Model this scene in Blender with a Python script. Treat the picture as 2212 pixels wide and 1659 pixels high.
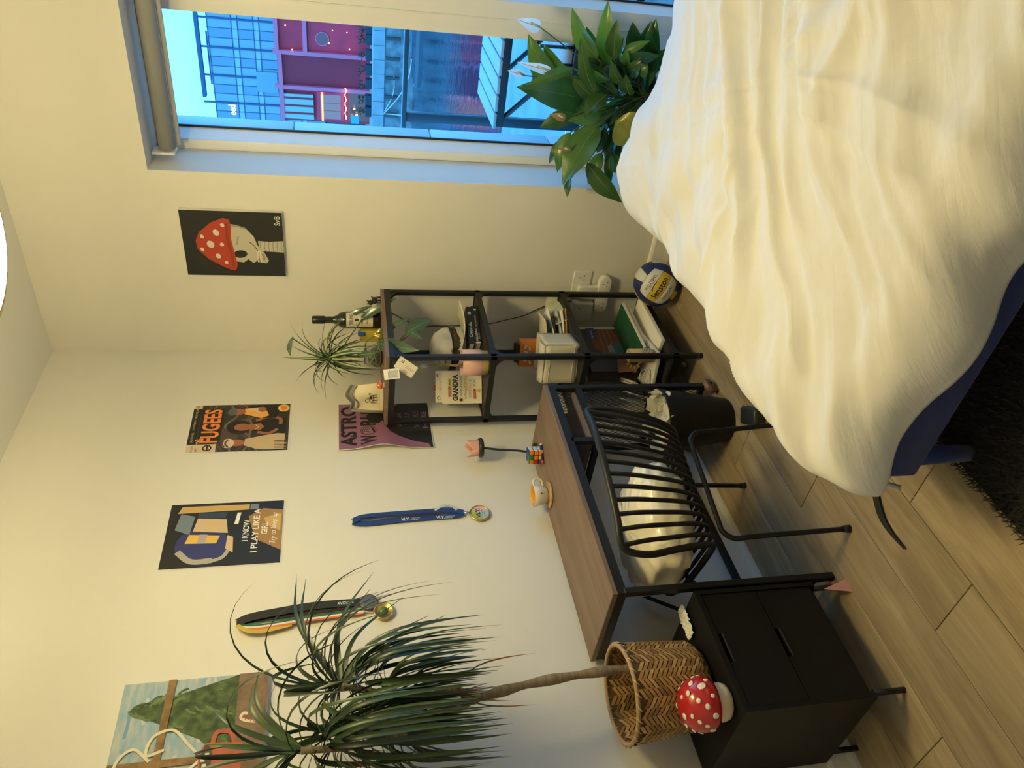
import bpy, bmesh, math, random
from mathutils import Vector, Matrix, noise
V = Vector; R = math.radians; PI = math.pi
rnd = random.Random(11)
sc = bpy.context.scene
for o in list(bpy.data.objects): bpy.data.objects.remove(o)
col = sc.collection

# ------------------------------------------------------------------ camera
# Room frame: the far corner of the room is the origin; the poster wall is y=0 (running to -x),
# the window wall is x=0 (running to -y), floor z=0.  The phone was held sideways (quarter turn).
CAM = V((-3.0409, -2.2256, 1.5235)); YAW, PITCH, ROLL, FOC = 0.677837, 0.216096, -0.014469, 1652.9
_d = V((math.cos(YAW)*math.cos(PITCH), math.sin(YAW)*math.cos(PITCH), -math.sin(PITCH)))
_r0 = V((math.sin(YAW), -math.cos(YAW), 0)); _u0 = _r0.cross(_d)
_r = _r0*math.cos(ROLL) + _u0*math.sin(ROLL); _u = -_r0*math.sin(ROLL) + _u0*math.cos(ROLL)
cd = bpy.data.cameras.new('camera'); cd.sensor_fit = 'HORIZONTAL'; cd.sensor_width = 36
cd.lens = FOC/2212*36; cd.clip_start = .02; cd.clip_end = 2000
cam = bpy.data.objects.new('camera', cd); col.objects.link(cam)
X_, Y_, Z_ = -_u, _r, -_d
cam.matrix_world = Matrix(((X_.x, Y_.x, Z_.x, CAM.x), (X_.y, Y_.y, Z_.y, CAM.y), (X_.z, Y_.z, Z_.z, CAM.z), (0, 0, 0, 1)))
sc.camera = cam

# ------------------------------------------------------------------ world: clear blue dusk with thin cloud
w = bpy.data.worlds.new('dusk'); sc.world = w; w.use_nodes = True
nt = w.node_tree; nt.nodes.clear()
_o = nt.nodes.new('ShaderNodeOutputWorld'); _b = nt.nodes.new('ShaderNodeBackground')
_tc = nt.nodes.new('ShaderNodeTexCoord'); _n = nt.nodes.new('ShaderNodeTexNoise'); _cr = nt.nodes.new('ShaderNodeValToRGB')
_mp = nt.nodes.new('ShaderNodeMapping'); _mp.inputs['Scale'].default_value = (1, 1, 4)
_n.inputs['Scale'].default_value = 3; _n.inputs['Detail'].default_value = 4
_cr.color_ramp.elements[0].color = (.062, .34, .80, 1); _cr.color_ramp.elements[0].position = .38
_cr.color_ramp.elements[1].color = (.09, .40, .84, 1); _cr.color_ramp.elements[1].position = .68
nt.links.new(_tc.outputs['Generated'], _mp.inputs['Vector']); nt.links.new(_mp.outputs[0], _n.inputs['Vector'])
nt.links.new(_n.outputs['Fac'], _cr.inputs[0]); nt.links.new(_cr.outputs[0], _b.inputs[0]); nt.links.new(_b.outputs[0], _o.inputs[0])
_b.inputs[1].default_value = 6.2

LAMP_POS = V((-1.43, -1.32, 2.29)); LAMP_STRENGTH = 52.0; LAMP_COL = (1, .81, .36)
sc.view_settings.view_transform = 'Standard'; sc.view_settings.look = 'None'
sc.view_settings.exposure = 0.0; sc.view_settings.gamma = 1.0; sc.view_settings.use_curve_mapping = False

# ------------------------------------------------------------------ helpers
def at(ix, iy, ax, val):
    """point of the room (plane ax=val) seen at photo pixel ix, iy"""
    k = 'xyz'.index(ax); q = _d + _r*((829.5 - iy)/FOC) + _u*((1106 - ix)/FOC)
    return CAM + q*((val - CAM[k])/q[k])

MC = {}
def M(name, c, rough=.55, metal=0, var=0., vs=6., bump=0., bs=60., spec=.5, emit=None, es=0., trans=0., stretch=None, c2=None, alpha=None, sheen=0, coat=0, sss=0):
    if name in MC: return MC[name]
    m = bpy.data.materials.new(name); m.use_nodes = True; t = m.node_tree; p = t.nodes['Principled BSDF']
    p.inputs['Base Color'].default_value = (*c, 1); p.inputs['Roughness'].default_value = rough; p.inputs['Metallic'].default_value = metal
    p.inputs['Specular IOR Level'].default_value = spec
    if trans: p.inputs['Transmission Weight'].default_value = trans
    if sheen: p.inputs['Sheen Weight'].default_value = sheen
    if coat: p.inputs['Coat Weight'].default_value = coat
    if sss: p.inputs['Subsurface Weight'].default_value = sss; p.inputs['Subsurface Radius'].default_value = (.01, .01, .008)
    if emit: p.inputs['Emission Color'].default_value = (*emit, 1); p.inputs['Emission Strength'].default_value = es
    if var or bump or c2:
        tc = t.nodes.new('ShaderNodeTexCoord'); mp = t.nodes.new('ShaderNodeMapping')
        if stretch: mp.inputs['Scale'].default_value = stretch
        t.links.new(tc.outputs['Object'], mp.inputs[0])
        if var or c2:
            n = t.nodes.new('ShaderNodeTexNoise'); n.inputs['Scale'].default_value = vs; n.inputs['Detail'].default_value = 5
            cr = t.nodes.new('ShaderNodeValToRGB'); e = cr.color_ramp.elements
            a = c2 or tuple(x*(1 - var) for x in c); b = c if c2 else tuple(min(1, x*(1 + var)) for x in c)
            e[0].color = (*a, 1); e[1].color = (*b, 1); e[0].position = .35; e[1].position = .65
            t.links.new(mp.outputs[0], n.inputs['Vector']); t.links.new(n.outputs['Fac'], cr.inputs[0]); t.links.new(cr.outputs[0], p.inputs['Base Color'])
        if bump:
            n2 = t.nodes.new('ShaderNodeTexNoise'); n2.inputs['Scale'].default_value = bs; n2.inputs['Detail'].default_value = 4
            bp = t.nodes.new('ShaderNodeBump'); bp.inputs['Strength'].default_value = bump; bp.inputs['Distance'].default_value = .004
            t.links.new(mp.outputs[0], n2.inputs['Vector']); t.links.new(n2.outputs['Fac'], bp.inputs['Height']); t.links.new(bp.outputs[0], p.inputs['Normal'])
    MC[name] = m
    return m

def leafy(name, c, rough=.35, tr=.35, tcol=None, var=.15, vs=14):
    """thin leaf: glossy front plus light passing through"""
    m = M(name, c, rough, var=var, vs=vs, coat=.2); t = m.node_tree; N = t.nodes.new; L = t.links.new
    out = t.nodes['Material Output']; p = t.nodes['Principled BSDF']; tl = N('ShaderNodeBsdfTranslucent'); mx = N('ShaderNodeMixShader')
    k = tcol or tuple(min(1, x*1.8) for x in c); tl.inputs[0].default_value = (*k, 1); mx.inputs[0].default_value = tr
    L(p.outputs[0], mx.inputs[1]); L(tl.outputs[0], mx.inputs[2]); L(mx.outputs[0], out.inputs[0]); return m
WM = {}   # world matrix of each object made here
def thing(name, label, cat, loc=(0, 0, 0), rz=0., group=None, kind=None):
    o = bpy.data.objects.new(name, None); col.objects.link(o); o.empty_display_size = .05
    o.location = loc; o.rotation_euler = (0, 0, rz); o['label'] = label; o['category'] = cat
    if group: o['group'] = group
    if kind: o['kind'] = kind
    WM[o] = Matrix.Translation(V(loc)) @ Matrix.Rotation(rz, 4, 'Z')
    return o
def tag(o, label=None, cat=None, group=None, kind=None):
    for k, v in (('label', label), ('category', cat), ('group', group), ('kind', kind)):
        if v: o[k] = v
    return o

class MB:
    def __init__(s): s.v = []; s.f = []; s.m = []; s.s = []
    def add(s, vs, fs, mi=0, smooth=False):
        b = len(s.v); s.v += [tuple(x) for x in vs]
        for f in fs: s.f.append([b + i for i in f]); s.m.append(mi); s.s.append(smooth)
        return s
    def box(s, c, d, rot=None, mi=0):
        c = V(c); h = V(d)*.5; pts = []
        for z in (-1, 1):
            for y in (-1, 1):
                for x in (-1, 1):
                    q = V((x*h.x, y*h.y, z*h.z)); pts.append(c + (rot @ q if rot else q))
        return s.add(pts, [(0, 2, 3, 1), (4, 5, 7, 6), (0, 1, 5, 4), (2, 6, 7, 3), (0, 4, 6, 2), (1, 3, 7, 5)], mi)
    def rng(s, a, b, mi=0):   # box from corner a to corner b
        a = V(a); b = V(b); return s.box((a + b)/2, (abs(b.x - a.x), abs(b.y - a.y), abs(b.z - a.z)), None, mi)
    def tube(s, path, r, n=8, caps=True, mi=0, flat=None, closed=False):
        path = [V(q) for q in path]; k = len(path); rs = r if isinstance(r, (list, tuple)) else [r]*k
        tang = []
        for i in range(k):
            if closed: t = path[(i + 1) % k] - path[i - 1]
            else: t = path[min(i + 1, k - 1)] - path[max(i - 1, 0)]
            tang.append(t.normalized() if t.length > 1e-9 else V((0, 0, 1)))
        up = V((0, 0, 1)) if abs(tang[0].z) < .9 else V((1, 0, 0))
        a = tang[0].cross(up).normalized(); vs = []; fs = []
        for i in range(k):
            t = tang[i]; a = (a - t*a.dot(t)); a = a.normalized() if a.length > 1e-6 else t.orthogonal().normalized(); b = t.cross(a)
            for j in range(n):
                an = 2*PI*j/n; q = a*math.cos(an)*rs[i] + b*math.sin(an)*rs[i]*(flat or 1); vs.append(path[i] + q)
        for i in range(k if closed else k - 1):
            i2 = (i + 1) % k
            for j in range(n): fs.append((i*n + j, i*n + (j + 1) % n, i2*n + (j + 1) % n, i2*n + j))
        s.add(vs, fs, mi, True)
        if caps and not closed:
            s.add(vs[:n], [tuple(range(n))[::-1]], mi); s.add(vs[-n:], [tuple(range(n))], mi)
        return s
    def cyl(s, p0, p1, r0, r1=None, n=20, caps=True, mi=0):
        return s.tube([p0, p1], [r0, r0 if r1 is None else r1], n, caps, mi)
    def lathe(s, prof, n=28, c=(0, 0, 0), mi=0, mis=None, rot=None):
        c = V(c); vs = []; k = len(prof)
        for (r, z) in prof:
            for j in range(n):
                q = V((r*math.cos(2*PI*j/n), r*math.sin(2*PI*j/n), z)); vs.append(c + (rot @ q if rot else q))
        for i in range(k - 1):
            s_m = mis[i] if mis else mi
            s.add([], [], 0)
        b = len(s.v); s.v += [tuple(x) for x in vs]
        for i in range(k - 1):
            for j in range(n):
                s.f.append([b + i*n + j, b + i*n + (j + 1) % n, b + (i + 1)*n + (j + 1) % n, b + (i + 1)*n + j]); s.m.append(mis[i] if mis else mi); s.s.append(True)
        return s
    def ball(s, c, r, nu=20, nv=12, mi=0, rot=None):
        c = V(c); r = V(r) if not isinstance(r, (int, float)) else V((r, r, r)); vs = []; fs = []
        for i in range(nv + 1):
            th = PI*i/nv
            for j in range(nu):
                q = V((r.x*math.sin(th)*math.cos(2*PI*j/nu), r.y*math.sin(th)*math.sin(2*PI*j/nu), r.z*math.cos(th))); vs.append(c + (rot @ q if rot else q))
        for i in range(nv):
            for j in range(nu): fs.append((i*nu + j, (i + 1)*nu + j, (i + 1)*nu + (j + 1) % nu, i*nu + (j + 1) % nu))
        return s.add(vs, fs, mi, True)
    def grid(s, fn, nu, nv, mi=0, smooth=True):
        vs = [fn(i/nu, j/nv) for j in range(nv + 1) for i in range(nu + 1)]
        fs = [(j*(nu + 1) + i, j*(nu + 1) + i + 1, (j + 1)*(nu + 1) + i + 1, (j + 1)*(nu + 1) + i) for j in range(nv) for i in range(nu)]
        return s.add(vs, fs, mi, smooth)
    def prism(s, pts, ext, mi=0):
        pts = [V(q) for q in pts]; e = V(ext); n = len(pts)
        vs = pts + [q + e for q in pts]
        return s.add(vs, [tuple(range(n))[::-1], tuple(range(n, 2*n))] + [(i, (i + 1) % n, n + (i + 1) % n, n + i) for i in range(n)], mi)
    def build(s, name, mats, parent=None, world=True, bevel=0., seg=2, solid=0., fix=True):
        me = bpy.data.meshes.new(name)
        W = WM[parent] if parent is not None else Matrix.Identity(4)
        vs = s.v
        if parent is not None and world:
            I = W.inverted(); vs = [tuple(I @ V(q)) for q in s.v]
        me.from_pydata(vs, [], s.f)
        for m in (mats if isinstance(mats, (list, tuple)) else [mats]): me.materials.append(m)
        me.polygons.foreach_set('material_index', s.m); me.polygons.foreach_set('use_smooth', s.s)
        if bevel or fix:
            bm = bmesh.new(); bm.from_mesh(me)
            if fix: bmesh.ops.remove_doubles(bm, verts=bm.verts, dist=1e-6); bmesh.ops.recalc_face_normals(bm, faces=bm.faces)
            if bevel:
                ed = [e for e in bm.edges if len(e.link_faces) == 2 and e.calc_face_angle(0) > R(30)]
                bmesh.ops.bevel(bm, geom=ed, offset=bevel, segments=seg, affect='EDGES', profile=.5, clamp_overlap=True)
                if seg > 1:
                    for f in bm.faces: f.smooth = True
            bm.to_mesh(me); bm.free()
            if bevel and seg > 1:
                try: me.set_sharp_from_angle(angle=R(40))
                except Exception: pass
        o = bpy.data.objects.new(name, me); col.objects.link(o)
        if parent is not None: o.parent = parent
        WM[o] = W
        if solid:
            md = o.modifiers.new('t', 'SOLIDIFY'); md.thickness = solid; md.offset = 0
        return o
def inst(src, parent, mat4=None, name=None):
    o = src.copy(); col.objects.link(o); o.parent = parent
    if mat4 is not None: o.matrix_local = mat4
    if name: o.name = name
    return o
def bez(pts, n=12):
    """smooth curve through pts (Catmull-Rom)"""
    P = [V(q) for q in pts]; P = [P[0]*2 - P[1]] + P + [P[-1]*2 - P[-2]]; out = []
    for i in range(1, len(P) - 2):
        for k in range(n):
            t = k/n; a, b, c, d = P[i - 1], P[i], P[i + 1], P[i + 2]
            out.append(.5*((2*b) + (c - a)*t + (2*a - 5*b + 4*c - d)*t*t + (3*b - a - 3*c + d)*t**3))
    out.append(P[-2]); return out

_TX = {}
def text_geo(s, bold=0., shear=0.):
    k = (s, bold, shear)
    if k not in _TX:
        cu = bpy.data.curves.new('t', 'FONT'); cu.body = s; cu.size = 1; cu.offset = bold; cu.shear = shear; cu.resolution_u = 3; cu.align_x = 'LEFT'
        ob = bpy.data.objects.new('t', cu); me = bpy.data.meshes.new_from_object(ob)
        vs = [v.co.copy() for v in me.vertices]; fs = [tuple(p.vertices) for p in me.polygons]
        bpy.data.objects.remove(ob); bpy.data.curves.remove(cu); bpy.data.meshes.remove(me)
        x0 = min(v.x for v in vs); x1 = max(v.x for v in vs); y0 = min(v.y for v in vs); y1 = max(v.y for v in vs)
        _TX[k] = ([((v.x - x0)/(x1 - x0), (v.y - y0)/(y1 - y0)) for v in vs], fs)
    return _TX[k]
class Sheet:
    """flat print on a surface: map (u,v) metres -> 3D, layers stacked by 0.25 mm"""
    def __init__(s, org, right, up, curl=None):
        s.o = V(org); s.r = V(right).normalized(); s.u = V(up).normalized(); s.n = s.r.cross(s.u); s.mb = MB(); s.k = 1.; s.curl = curl
    def p(s, u, v, k=None):
        c = s.curl(u, v) if s.curl else 0
        return s.o + s.r*u + s.u*v + s.n*((s.k if k is None else k)*.00025 + c)
    def poly(s, pts, mi):
        s.mb.add([s.p(*q) for q in pts], [tuple(range(len(pts)))], mi); s.k += .12; return s
    def rect(s, u0, v0, u1, v1, mi): return s.poly([(u0, v0), (u1, v0), (u1, v1), (u0, v1)], mi)
    def ell(s, cu, cv, a, b, mi, rot=0, n=24):
        c, d = math.cos(rot), math.sin(rot)
        return s.poly([(cu + a*math.cos(2*PI*i/n)*c - b*math.sin(2*PI*i/n)*d, cv + a*math.cos(2*PI*i/n)*d + b*math.sin(2*PI*i/n)*c) for i in range(n)], mi)
    def line(s, pts, wd, mi, smooth=True):
        q = bez([(a, b, 0) for a, b in pts], 8) if smooth and len(pts) > 2 else [V((a, b, 0)) for a, b in pts]
        L = []; Rr = []
        for i in range(len(q)):
            t = (q[min(i + 1, len(q) - 1)] - q[max(i - 1, 0)]).normalized(); nn = V((-t.y, t.x, 0))*wd/2
            L.append(q[i] + nn); Rr.append(q[i] - nn)
        s.mb.add([s.p(a.x, a.y) for a in L] + [s.p(a.x, a.y) for a in Rr], [(i, i + 1, len(q) + i + 1, len(q) + i) for i in range(len(q) - 1)], mi); s.k += .12; return s
    def text(s, t, u0, v0, wd, ht, mi, bold=0., shear=0., rot=0.):
        vs, fs = text_geo(t, bold, shear); c, d = math.cos(rot), math.sin(rot)
        s.mb.add([s.p(u0 + a*wd*c - b*ht*d, v0 + a*wd*d + b*ht*c) for a, b in vs], fs, mi); s.k += .12; return s
    def build(s, name, mats, parent): return s.mb.build(name, mats, parent, fix=False)

black_metal = M('black metal', (.0075, .0078, .009), .45, .0, spec=.38, bump=.04, bs=400)
# ------------------------------------------------------------------ room shell
XW, YW, H = -3.62, -3.22, 2.788
def wall_mat():
    m = bpy.data.materials.new('off white wall paint'); m.use_nodes = True; t = m.node_tree; p = t.nodes['Principled BSDF']; p.inputs['Roughness'].default_value = .75
    g = t.nodes.new('ShaderNodeNewGeometry'); N = t.nodes.new; L = t.links.new
    # scuffs: smudgy noise kept inside a few spots where the paint is marked
    spots = [(-1.66, 0, 1.02, .16), (-1.33, 0, 1.09, .12), (-1.72, 0, .66, .16), (-1.98, 0, .86, .09), (-2.12, 0, .80, .08), (-2.2, 0, .95, .08), (-.80, 0, 1.05, .06), (-.95, 0, 1.28, .05), (-.75, 0, 1.68, .05)]
    acc = None
    for x, y, z, r in spots:
        dn = N('ShaderNodeVectorMath'); dn.operation = 'DISTANCE'; dn.inputs[1].default_value = (x, y, z); L(g.outputs['Position'], dn.inputs[0])
        mr = N('ShaderNodeMapRange'); mr.inputs['From Min'].default_value = r; mr.inputs['From Max'].default_value = r*.3; L(dn.outputs['Value'], mr.inputs['Value'])
        if acc is None: acc = mr.outputs[0]
        else:
            ad = N('ShaderNodeMath'); ad.operation = 'MAXIMUM'; L(acc, ad.inputs[0]); L(mr.outputs[0], ad.inputs[1]); acc = ad.outputs[0]
    mp = N('ShaderNodeMapping'); mp.inputs['Scale'].default_value = (26, 26, 70); mp.inputs['Rotation'].default_value = (0, .5, 0); L(g.outputs['Position'], mp.inputs[0])
    nz = N('ShaderNodeTexNoise'); nz.inputs['Scale'].default_value = 1; nz.inputs['Detail'].default_value = 6; nz.inputs['Roughness'].default_value = .7; L(mp.outputs[0], nz.inputs['Vector'])
    th = N('ShaderNodeMapRange'); th.inputs['From Min'].default_value = .58; th.inputs['From Max'].default_value = .72; L(nz.outputs['Fac'], th.inputs['Value'])
    mu = N('ShaderNodeMath'); mu.operation = 'MULTIPLY'; L(acc, mu.inputs[0]); L(th.outputs[0], mu.inputs[1])
    m2 = N('ShaderNodeMath'); m2.operation = 'MULTIPLY'; m2.inputs[1].default_value = .38; L(mu.outputs[0], m2.inputs[0])
    n3 = N('ShaderNodeTexNoise'); n3.inputs['Scale'].default_value = 2.5; L(g.outputs['Position'], n3.inputs['Vector'])
    cr = N('ShaderNodeValToRGB'); cr.color_ramp.elements[0].color = (.69, .675, .63, 1); cr.color_ramp.elements[1].color = (.745, .73, .685, 1); L(n3.outputs['Fac'], cr.inputs[0])
    mx = N('ShaderNodeMix'); mx.data_type = 'RGBA'; L(m2.outputs[0], mx.inputs['Factor']); L(cr.outputs[0], mx.inputs['A']); mx.inputs['B'].default_value = (.30, .29, .27, 1)
    L(mx.outputs['Result'], p.inputs['Base Color'])
    n2 = N('ShaderNodeTexNoise'); n2.inputs['Scale'].default_value = 240; L(g.outputs['Position'], n2.inputs['Vector'])
    b = N('ShaderNodeBump'); b.inputs['Strength'].default_value = .06; b.inputs['Distance'].default_value = .002; L(n2.outputs['Fac'], b.inputs['Height']); L(b.outputs[0], p.inputs['Normal'])
    return m
WALL = wall_mat()
CEIL = M('white ceiling paint', (.80, .795, .77), .8)
def struct(name, mb, mat, parent=None, **k):
    o = mb.build(name, mat, parent, **k)
    if parent is None: o['kind'] = 'structure'
    return o
struct('wall_left', MB().rng((XW - .12, 0, -.1), (0, .14, H + .1)), WALL)
struct('wall_back', MB().rng((XW - .12, YW - .12, -.1), (.46, YW, H + .1)), WALL)
struct('wall_near', MB().rng((XW - .12, YW, -.1), (XW, 0, H + .1)), WALL)
struct('ceiling', MB().rng((XW - .12, YW - .12, H), (.46, .14, H + .12)), CEIL)
OY0, OY1, OZ0, OZ1 = -.876, -2.40, .06, 2.26          # window opening in the right wall
wb = MB()
wb.rng((0, OY0, -.1), (.46, .14, H)); wb.rng((0, YW, -.1), (.46, OY1, H)); wb.rng((0, OY1, OZ1), (.46, OY0, H)); wb.rng((0, OY1, -.1), (.46, OY0, OZ0))
struct('wall_right', wb, WALL)
SKIRT = M('white skirting gloss', (.80, .79, .75), .4)
def skirt(name, a, b, nrm):
    mb = MB(); a = V(a); b = V(b); n = V(nrm)
    prof = [(0, 0), (.019, 0), (.019, .012), (.015, .03), (.015, .085), (.010, .095), (0, .098)]
    mb.prism([a + n*q[0] + V((0, 0, q[1])) for q in prof], b - a); return struct(name, mb, SKIRT)
skirt('baseboard_left', (XW, 0, 0), (0, 0, 0), (0, -1, 0))
skirt('baseboard_right', (0, -.019, 0), (0, OY0, 0), (-1, 0, 0))

# floor: base slab + oak laminate boards, each board its own piece
fl = struct('floor', MB().rng((XW - .12, YW - .12, -.06), (.05, .14, -.0065)), M('floor underlay', (.05, .035, .022), .9))
def plank_mat():
    m = bpy.data.materials.new('oak laminate'); m.use_nodes = True; t = m.node_tree; p = t.nodes['Principled BSDF']; N = t.nodes.new; L = t.links.new
    p.inputs['Roughness'].default_value = .42; p.inputs['Specular IOR Level'].default_value = .4
    g = N('ShaderNodeNewGeometry'); oi = N('ShaderNodeObjectInfo')
    off = N('ShaderNodeVectorMath'); off.operation = 'SCALE'; off.inputs[0].default_value = (37, 19, 11); L(oi.outputs['Random'], off.inputs['Scale'])
    ad = N('ShaderNodeVectorMath'); L(g.outputs['Position'], ad.inputs[0]); L(off.outputs[0], ad.inputs[1])
    def noise_(scale, det, rough=.5, dist=0):
        mp = N('ShaderNodeMapping'); mp.inputs['Scale'].default_value = scale; L(ad.outputs[0], mp.inputs[0])
        n = N('ShaderNodeTexNoise'); n.inputs['Scale'].default_value = 1; n.inputs['Detail'].default_value = det; n.inputs['Roughness'].default_value = rough; n.inputs['Distortion'].default_value = dist
        L(mp.outputs[0], n.inputs['Vector']); return n.outputs['Fac']
    a = noise_((1.3, 11, 1), 4, .6, 1.2); b = noise_((5, 150, 1), 3, .6)
    cr = N('ShaderNodeValToRGB'); e = cr.color_ramp.elements; e[0].position = .30; e[1].position = .70
    e[0].color = (.23, .172, .100, 1); e[1].color = (.435, .34, .212, 1); mid = cr.color_ramp.elements.new(.5); mid.color = (.34, .26, .157, 1); L(a, cr.inputs[0])
    mr = N('ShaderNodeMapRange'); mr.inputs['To Min'].default_value = .74; mr.inputs['To Max'].default_value = 1.2; L(b, mr.inputs['Value'])
    mr2 = N('ShaderNodeMapRange'); mr2.inputs['To Min'].default_value = .9; mr2.inputs['To Max'].default_value = 1.12; L(oi.outputs['Random'], mr2.inputs['Value'])
    mm = N('ShaderNodeMath'); mm.operation = 'MULTIPLY'; L(mr.outputs[0], mm.inputs[0]); L(mr2.outputs[0], mm.inputs[1])
    sc_ = N('ShaderNodeVectorMath'); sc_.operation = 'SCALE'; L(cr.outputs[0], sc_.inputs[0]); L(mm.outputs[0], sc_.inputs['Scale']); L(sc_.outputs[0], p.inputs['Base Color'])
    bu = N('ShaderNodeBump'); bu.inputs['Strength'].default_value = .12; bu.inputs['Distance'].default_value = .001; L(b, bu.inputs['Height']); L(bu.outputs[0], p.inputs['Normal'])
    return m
OAK = plank_mat()
joints = {0: -.62, 1: -1.072, 2: -1.484, 3: -2.102, 4: -1.83}
PL = 1.217; g_ = .0011
for row in range(19):
    y1 = -.0045 - row*.2005; y0 = max(YW, y1 - .2005); j = joints.get(row, -rnd.uniform(.2, 1.3)); xs = [0.]
    j0 = j
    while j0 + PL < -.02: j0 += PL
    k = j0
    while k > XW + .02: xs.append(k); k -= PL
    xs.append(XW)
    for a, b in zip(xs[:-1], xs[1:]):
        mb = MB(); c = .0016
        x0, x1, ya, yb = b + g_, a - g_, y0 + g_, y1 - g_
        vs = [(x0, ya, -.0064), (x1, ya, -.0064), (x1, yb, -.0064), (x0, yb, -.0064), (x0, ya, -c), (x1, ya, -c), (x1, yb, -c), (x0, yb, -c),
              (x0 + c, ya + c, 0), (x1 - c, ya + c, 0), (x1 - c, yb - c, 0), (x0 + c, yb - c, 0)]
        mb.add(vs, [(0, 1, 5, 4), (1, 2, 6, 5), (2, 3, 7, 6), (3, 0, 4, 7), (4, 5, 9, 8), (5, 6, 10, 9), (6, 7, 11, 10), (7, 4, 8, 11), (8, 9, 10, 11)])
        mb.build('plank', OAK, fl, fix=False)

# window: frame, mullion, splayed beads, gaskets, two panes, sill
wn = bpy.data.objects.new('window_1', None); col.objects.link(wn); wn['kind'] = 'structure'; WM[wn] = Matrix.Identity(4)
UPVC = M('white window frame', (.80, .80, .78), .35); GASK = M('black gasket', (.01, .01, .012), .6)
def glass_mat(name, tint=(.96, .98, .98), refl=.08):
    m = bpy.data.materials.new(name); m.use_nodes = True; t = m.node_tree; t.nodes.clear(); N = t.nodes.new; L = t.links.new
    o = N('ShaderNodeOutputMaterial'); mx = N('ShaderNodeMixShader'); tr = N('ShaderNodeBsdfTransparent'); gl = N('ShaderNodeBsdfGlossy'); lw = N('ShaderNodeLayerWeight')
    tr.inputs[0].default_value = (*tint, 1); gl.inputs['Roughness'].default_value = .01; lw.inputs['Blend'].default_value = refl
    L(lw.outputs['Fresnel'], mx.inputs[0]); L(tr.outputs[0], mx.inputs[1]); L(gl.outputs[0], mx.inputs[2]); L(mx.outputs[0], o.inputs[0]); return m
GLASS = glass_mat('window glass')
FX0, FX1, GX = .23, .34, .312
MY0, MY1 = -1.410, -1.548      # mullion
GZ0, GZ1 = .135, 2.185
fr = MB()
fr.rng((FX0, OY0, OZ0), (FX1, OY0 - .04, OZ1)); fr.rng((FX0, OY1, OZ0), (FX1, OY1 + .04, OZ1)); fr.rng((FX0, OY1, OZ1 - .05), (FX1, OY0, OZ1)); fr.rng((FX0, OY1, OZ0), (FX1, OY0, OZ0 + .05))
fr.build('window_frame', UPVC, wn, bevel=.003)
mu_ = MB(); mu_.rng((FX0, MY1, OZ0 + .05), (FX1, MY0, OZ1 - .05)); mu_.rng((FX0 - .004, -1.482, OZ0 + .05), (FX0, -1.476, OZ1 - .05)); mu_.build('mullion', UPVC, wn, bevel=.003)
for (ya, yb) in ((OY0 - .04, MY0), (MY1, OY1 + .04)):
    mb = MB(); za, zb = OZ0 + .05, OZ1 - .05; i_ = .022
    outer = [(FX0 + .002, ya, za), (FX0 + .002, yb, za), (FX0 + .002, yb, zb), (FX0 + .002, ya, zb)]
    inner = [(GX - .004, ya - i_, za + i_), (GX - .004, yb + (0.008), za + i_), (GX - .004, yb + .008, zb - i_ + .012), (GX - .004, ya - i_, zb - i_ + .012)]
    mb.add(outer + inner, [(i, (i + 1) % 4, 4 + (i + 1) % 4, 4 + i) for i in range(4)]); mb.build('glazing_bead', UPVC, wn, fix=False)
    gk = MB(); y0_, y1_, z0_, z1_ = ya - i_, yb + .008, za + i_, zb - i_ + .012; t_ = .008
    gk.rng((GX - .004, y0_, z0_), (GX + .004, y0_ - t_, z1_)); gk.rng((GX - .004, y1_ + t_, z0_), (GX + .004, y1_, z1_)); gk.rng((GX - .004, y1_, z1_), (GX + .004, y0_, z1_ - t_)); gk.rng((GX - .004, y1_, z0_ + t_), (GX + .004, y0_, z0_))
    gk.build('gasket', GASK, wn)
    MB().rng((GX - .003, y1_, z0_), (GX + .003, y0_, z1_)).build('pane', GLASS, wn)
MB().rng((-.02, OY1 + .002, OZ0), (FX0, OY0 - .002, OZ0 + .025)).build('window_sill', UPVC, wn, bevel=.004)
CLAD = M('pale outer cladding', (.55, .56, .57), .5)
for z0_, z1_ in ((.06, .56), (.565, 1.12), (1.125, 1.72), (1.725, 2.25)):      # jointed cladding on the outer reveal
    MB().rng((FX1, OY0 - .052, z0_), (.465, OY0, z1_)).build('cladding_panel', CLAD, wn, bevel=.004)

# roller blind in the head of the window
t = thing('roller_blind', 'grey fabric roller blind rolled up under the window head', 'blind', (.12, (OY0 + OY1)/2, 2.17))
MB().cyl((.12, OY0 - .045, 2.20), (.12, OY1 + .045, 2.20), .033, n=24).build('fabric_roll', M('grey blind fabric', (.30, .30, .29), .8, bump=.1, bs=600), t)
for y_ in (OY0 - .03, OY1 + .03): MB().box((.12, y_, 2.212), (.07, .012, .09)).build('bracket', UPVC, t, bevel=.006)
MB().rng((.135, OY0 - .05, 2.150), (.147, OY1 + .05, 2.168)).build('bottom_bar', M('blind bar grey', (.42, .42, .42), .4), t, bevel=.003)

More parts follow.
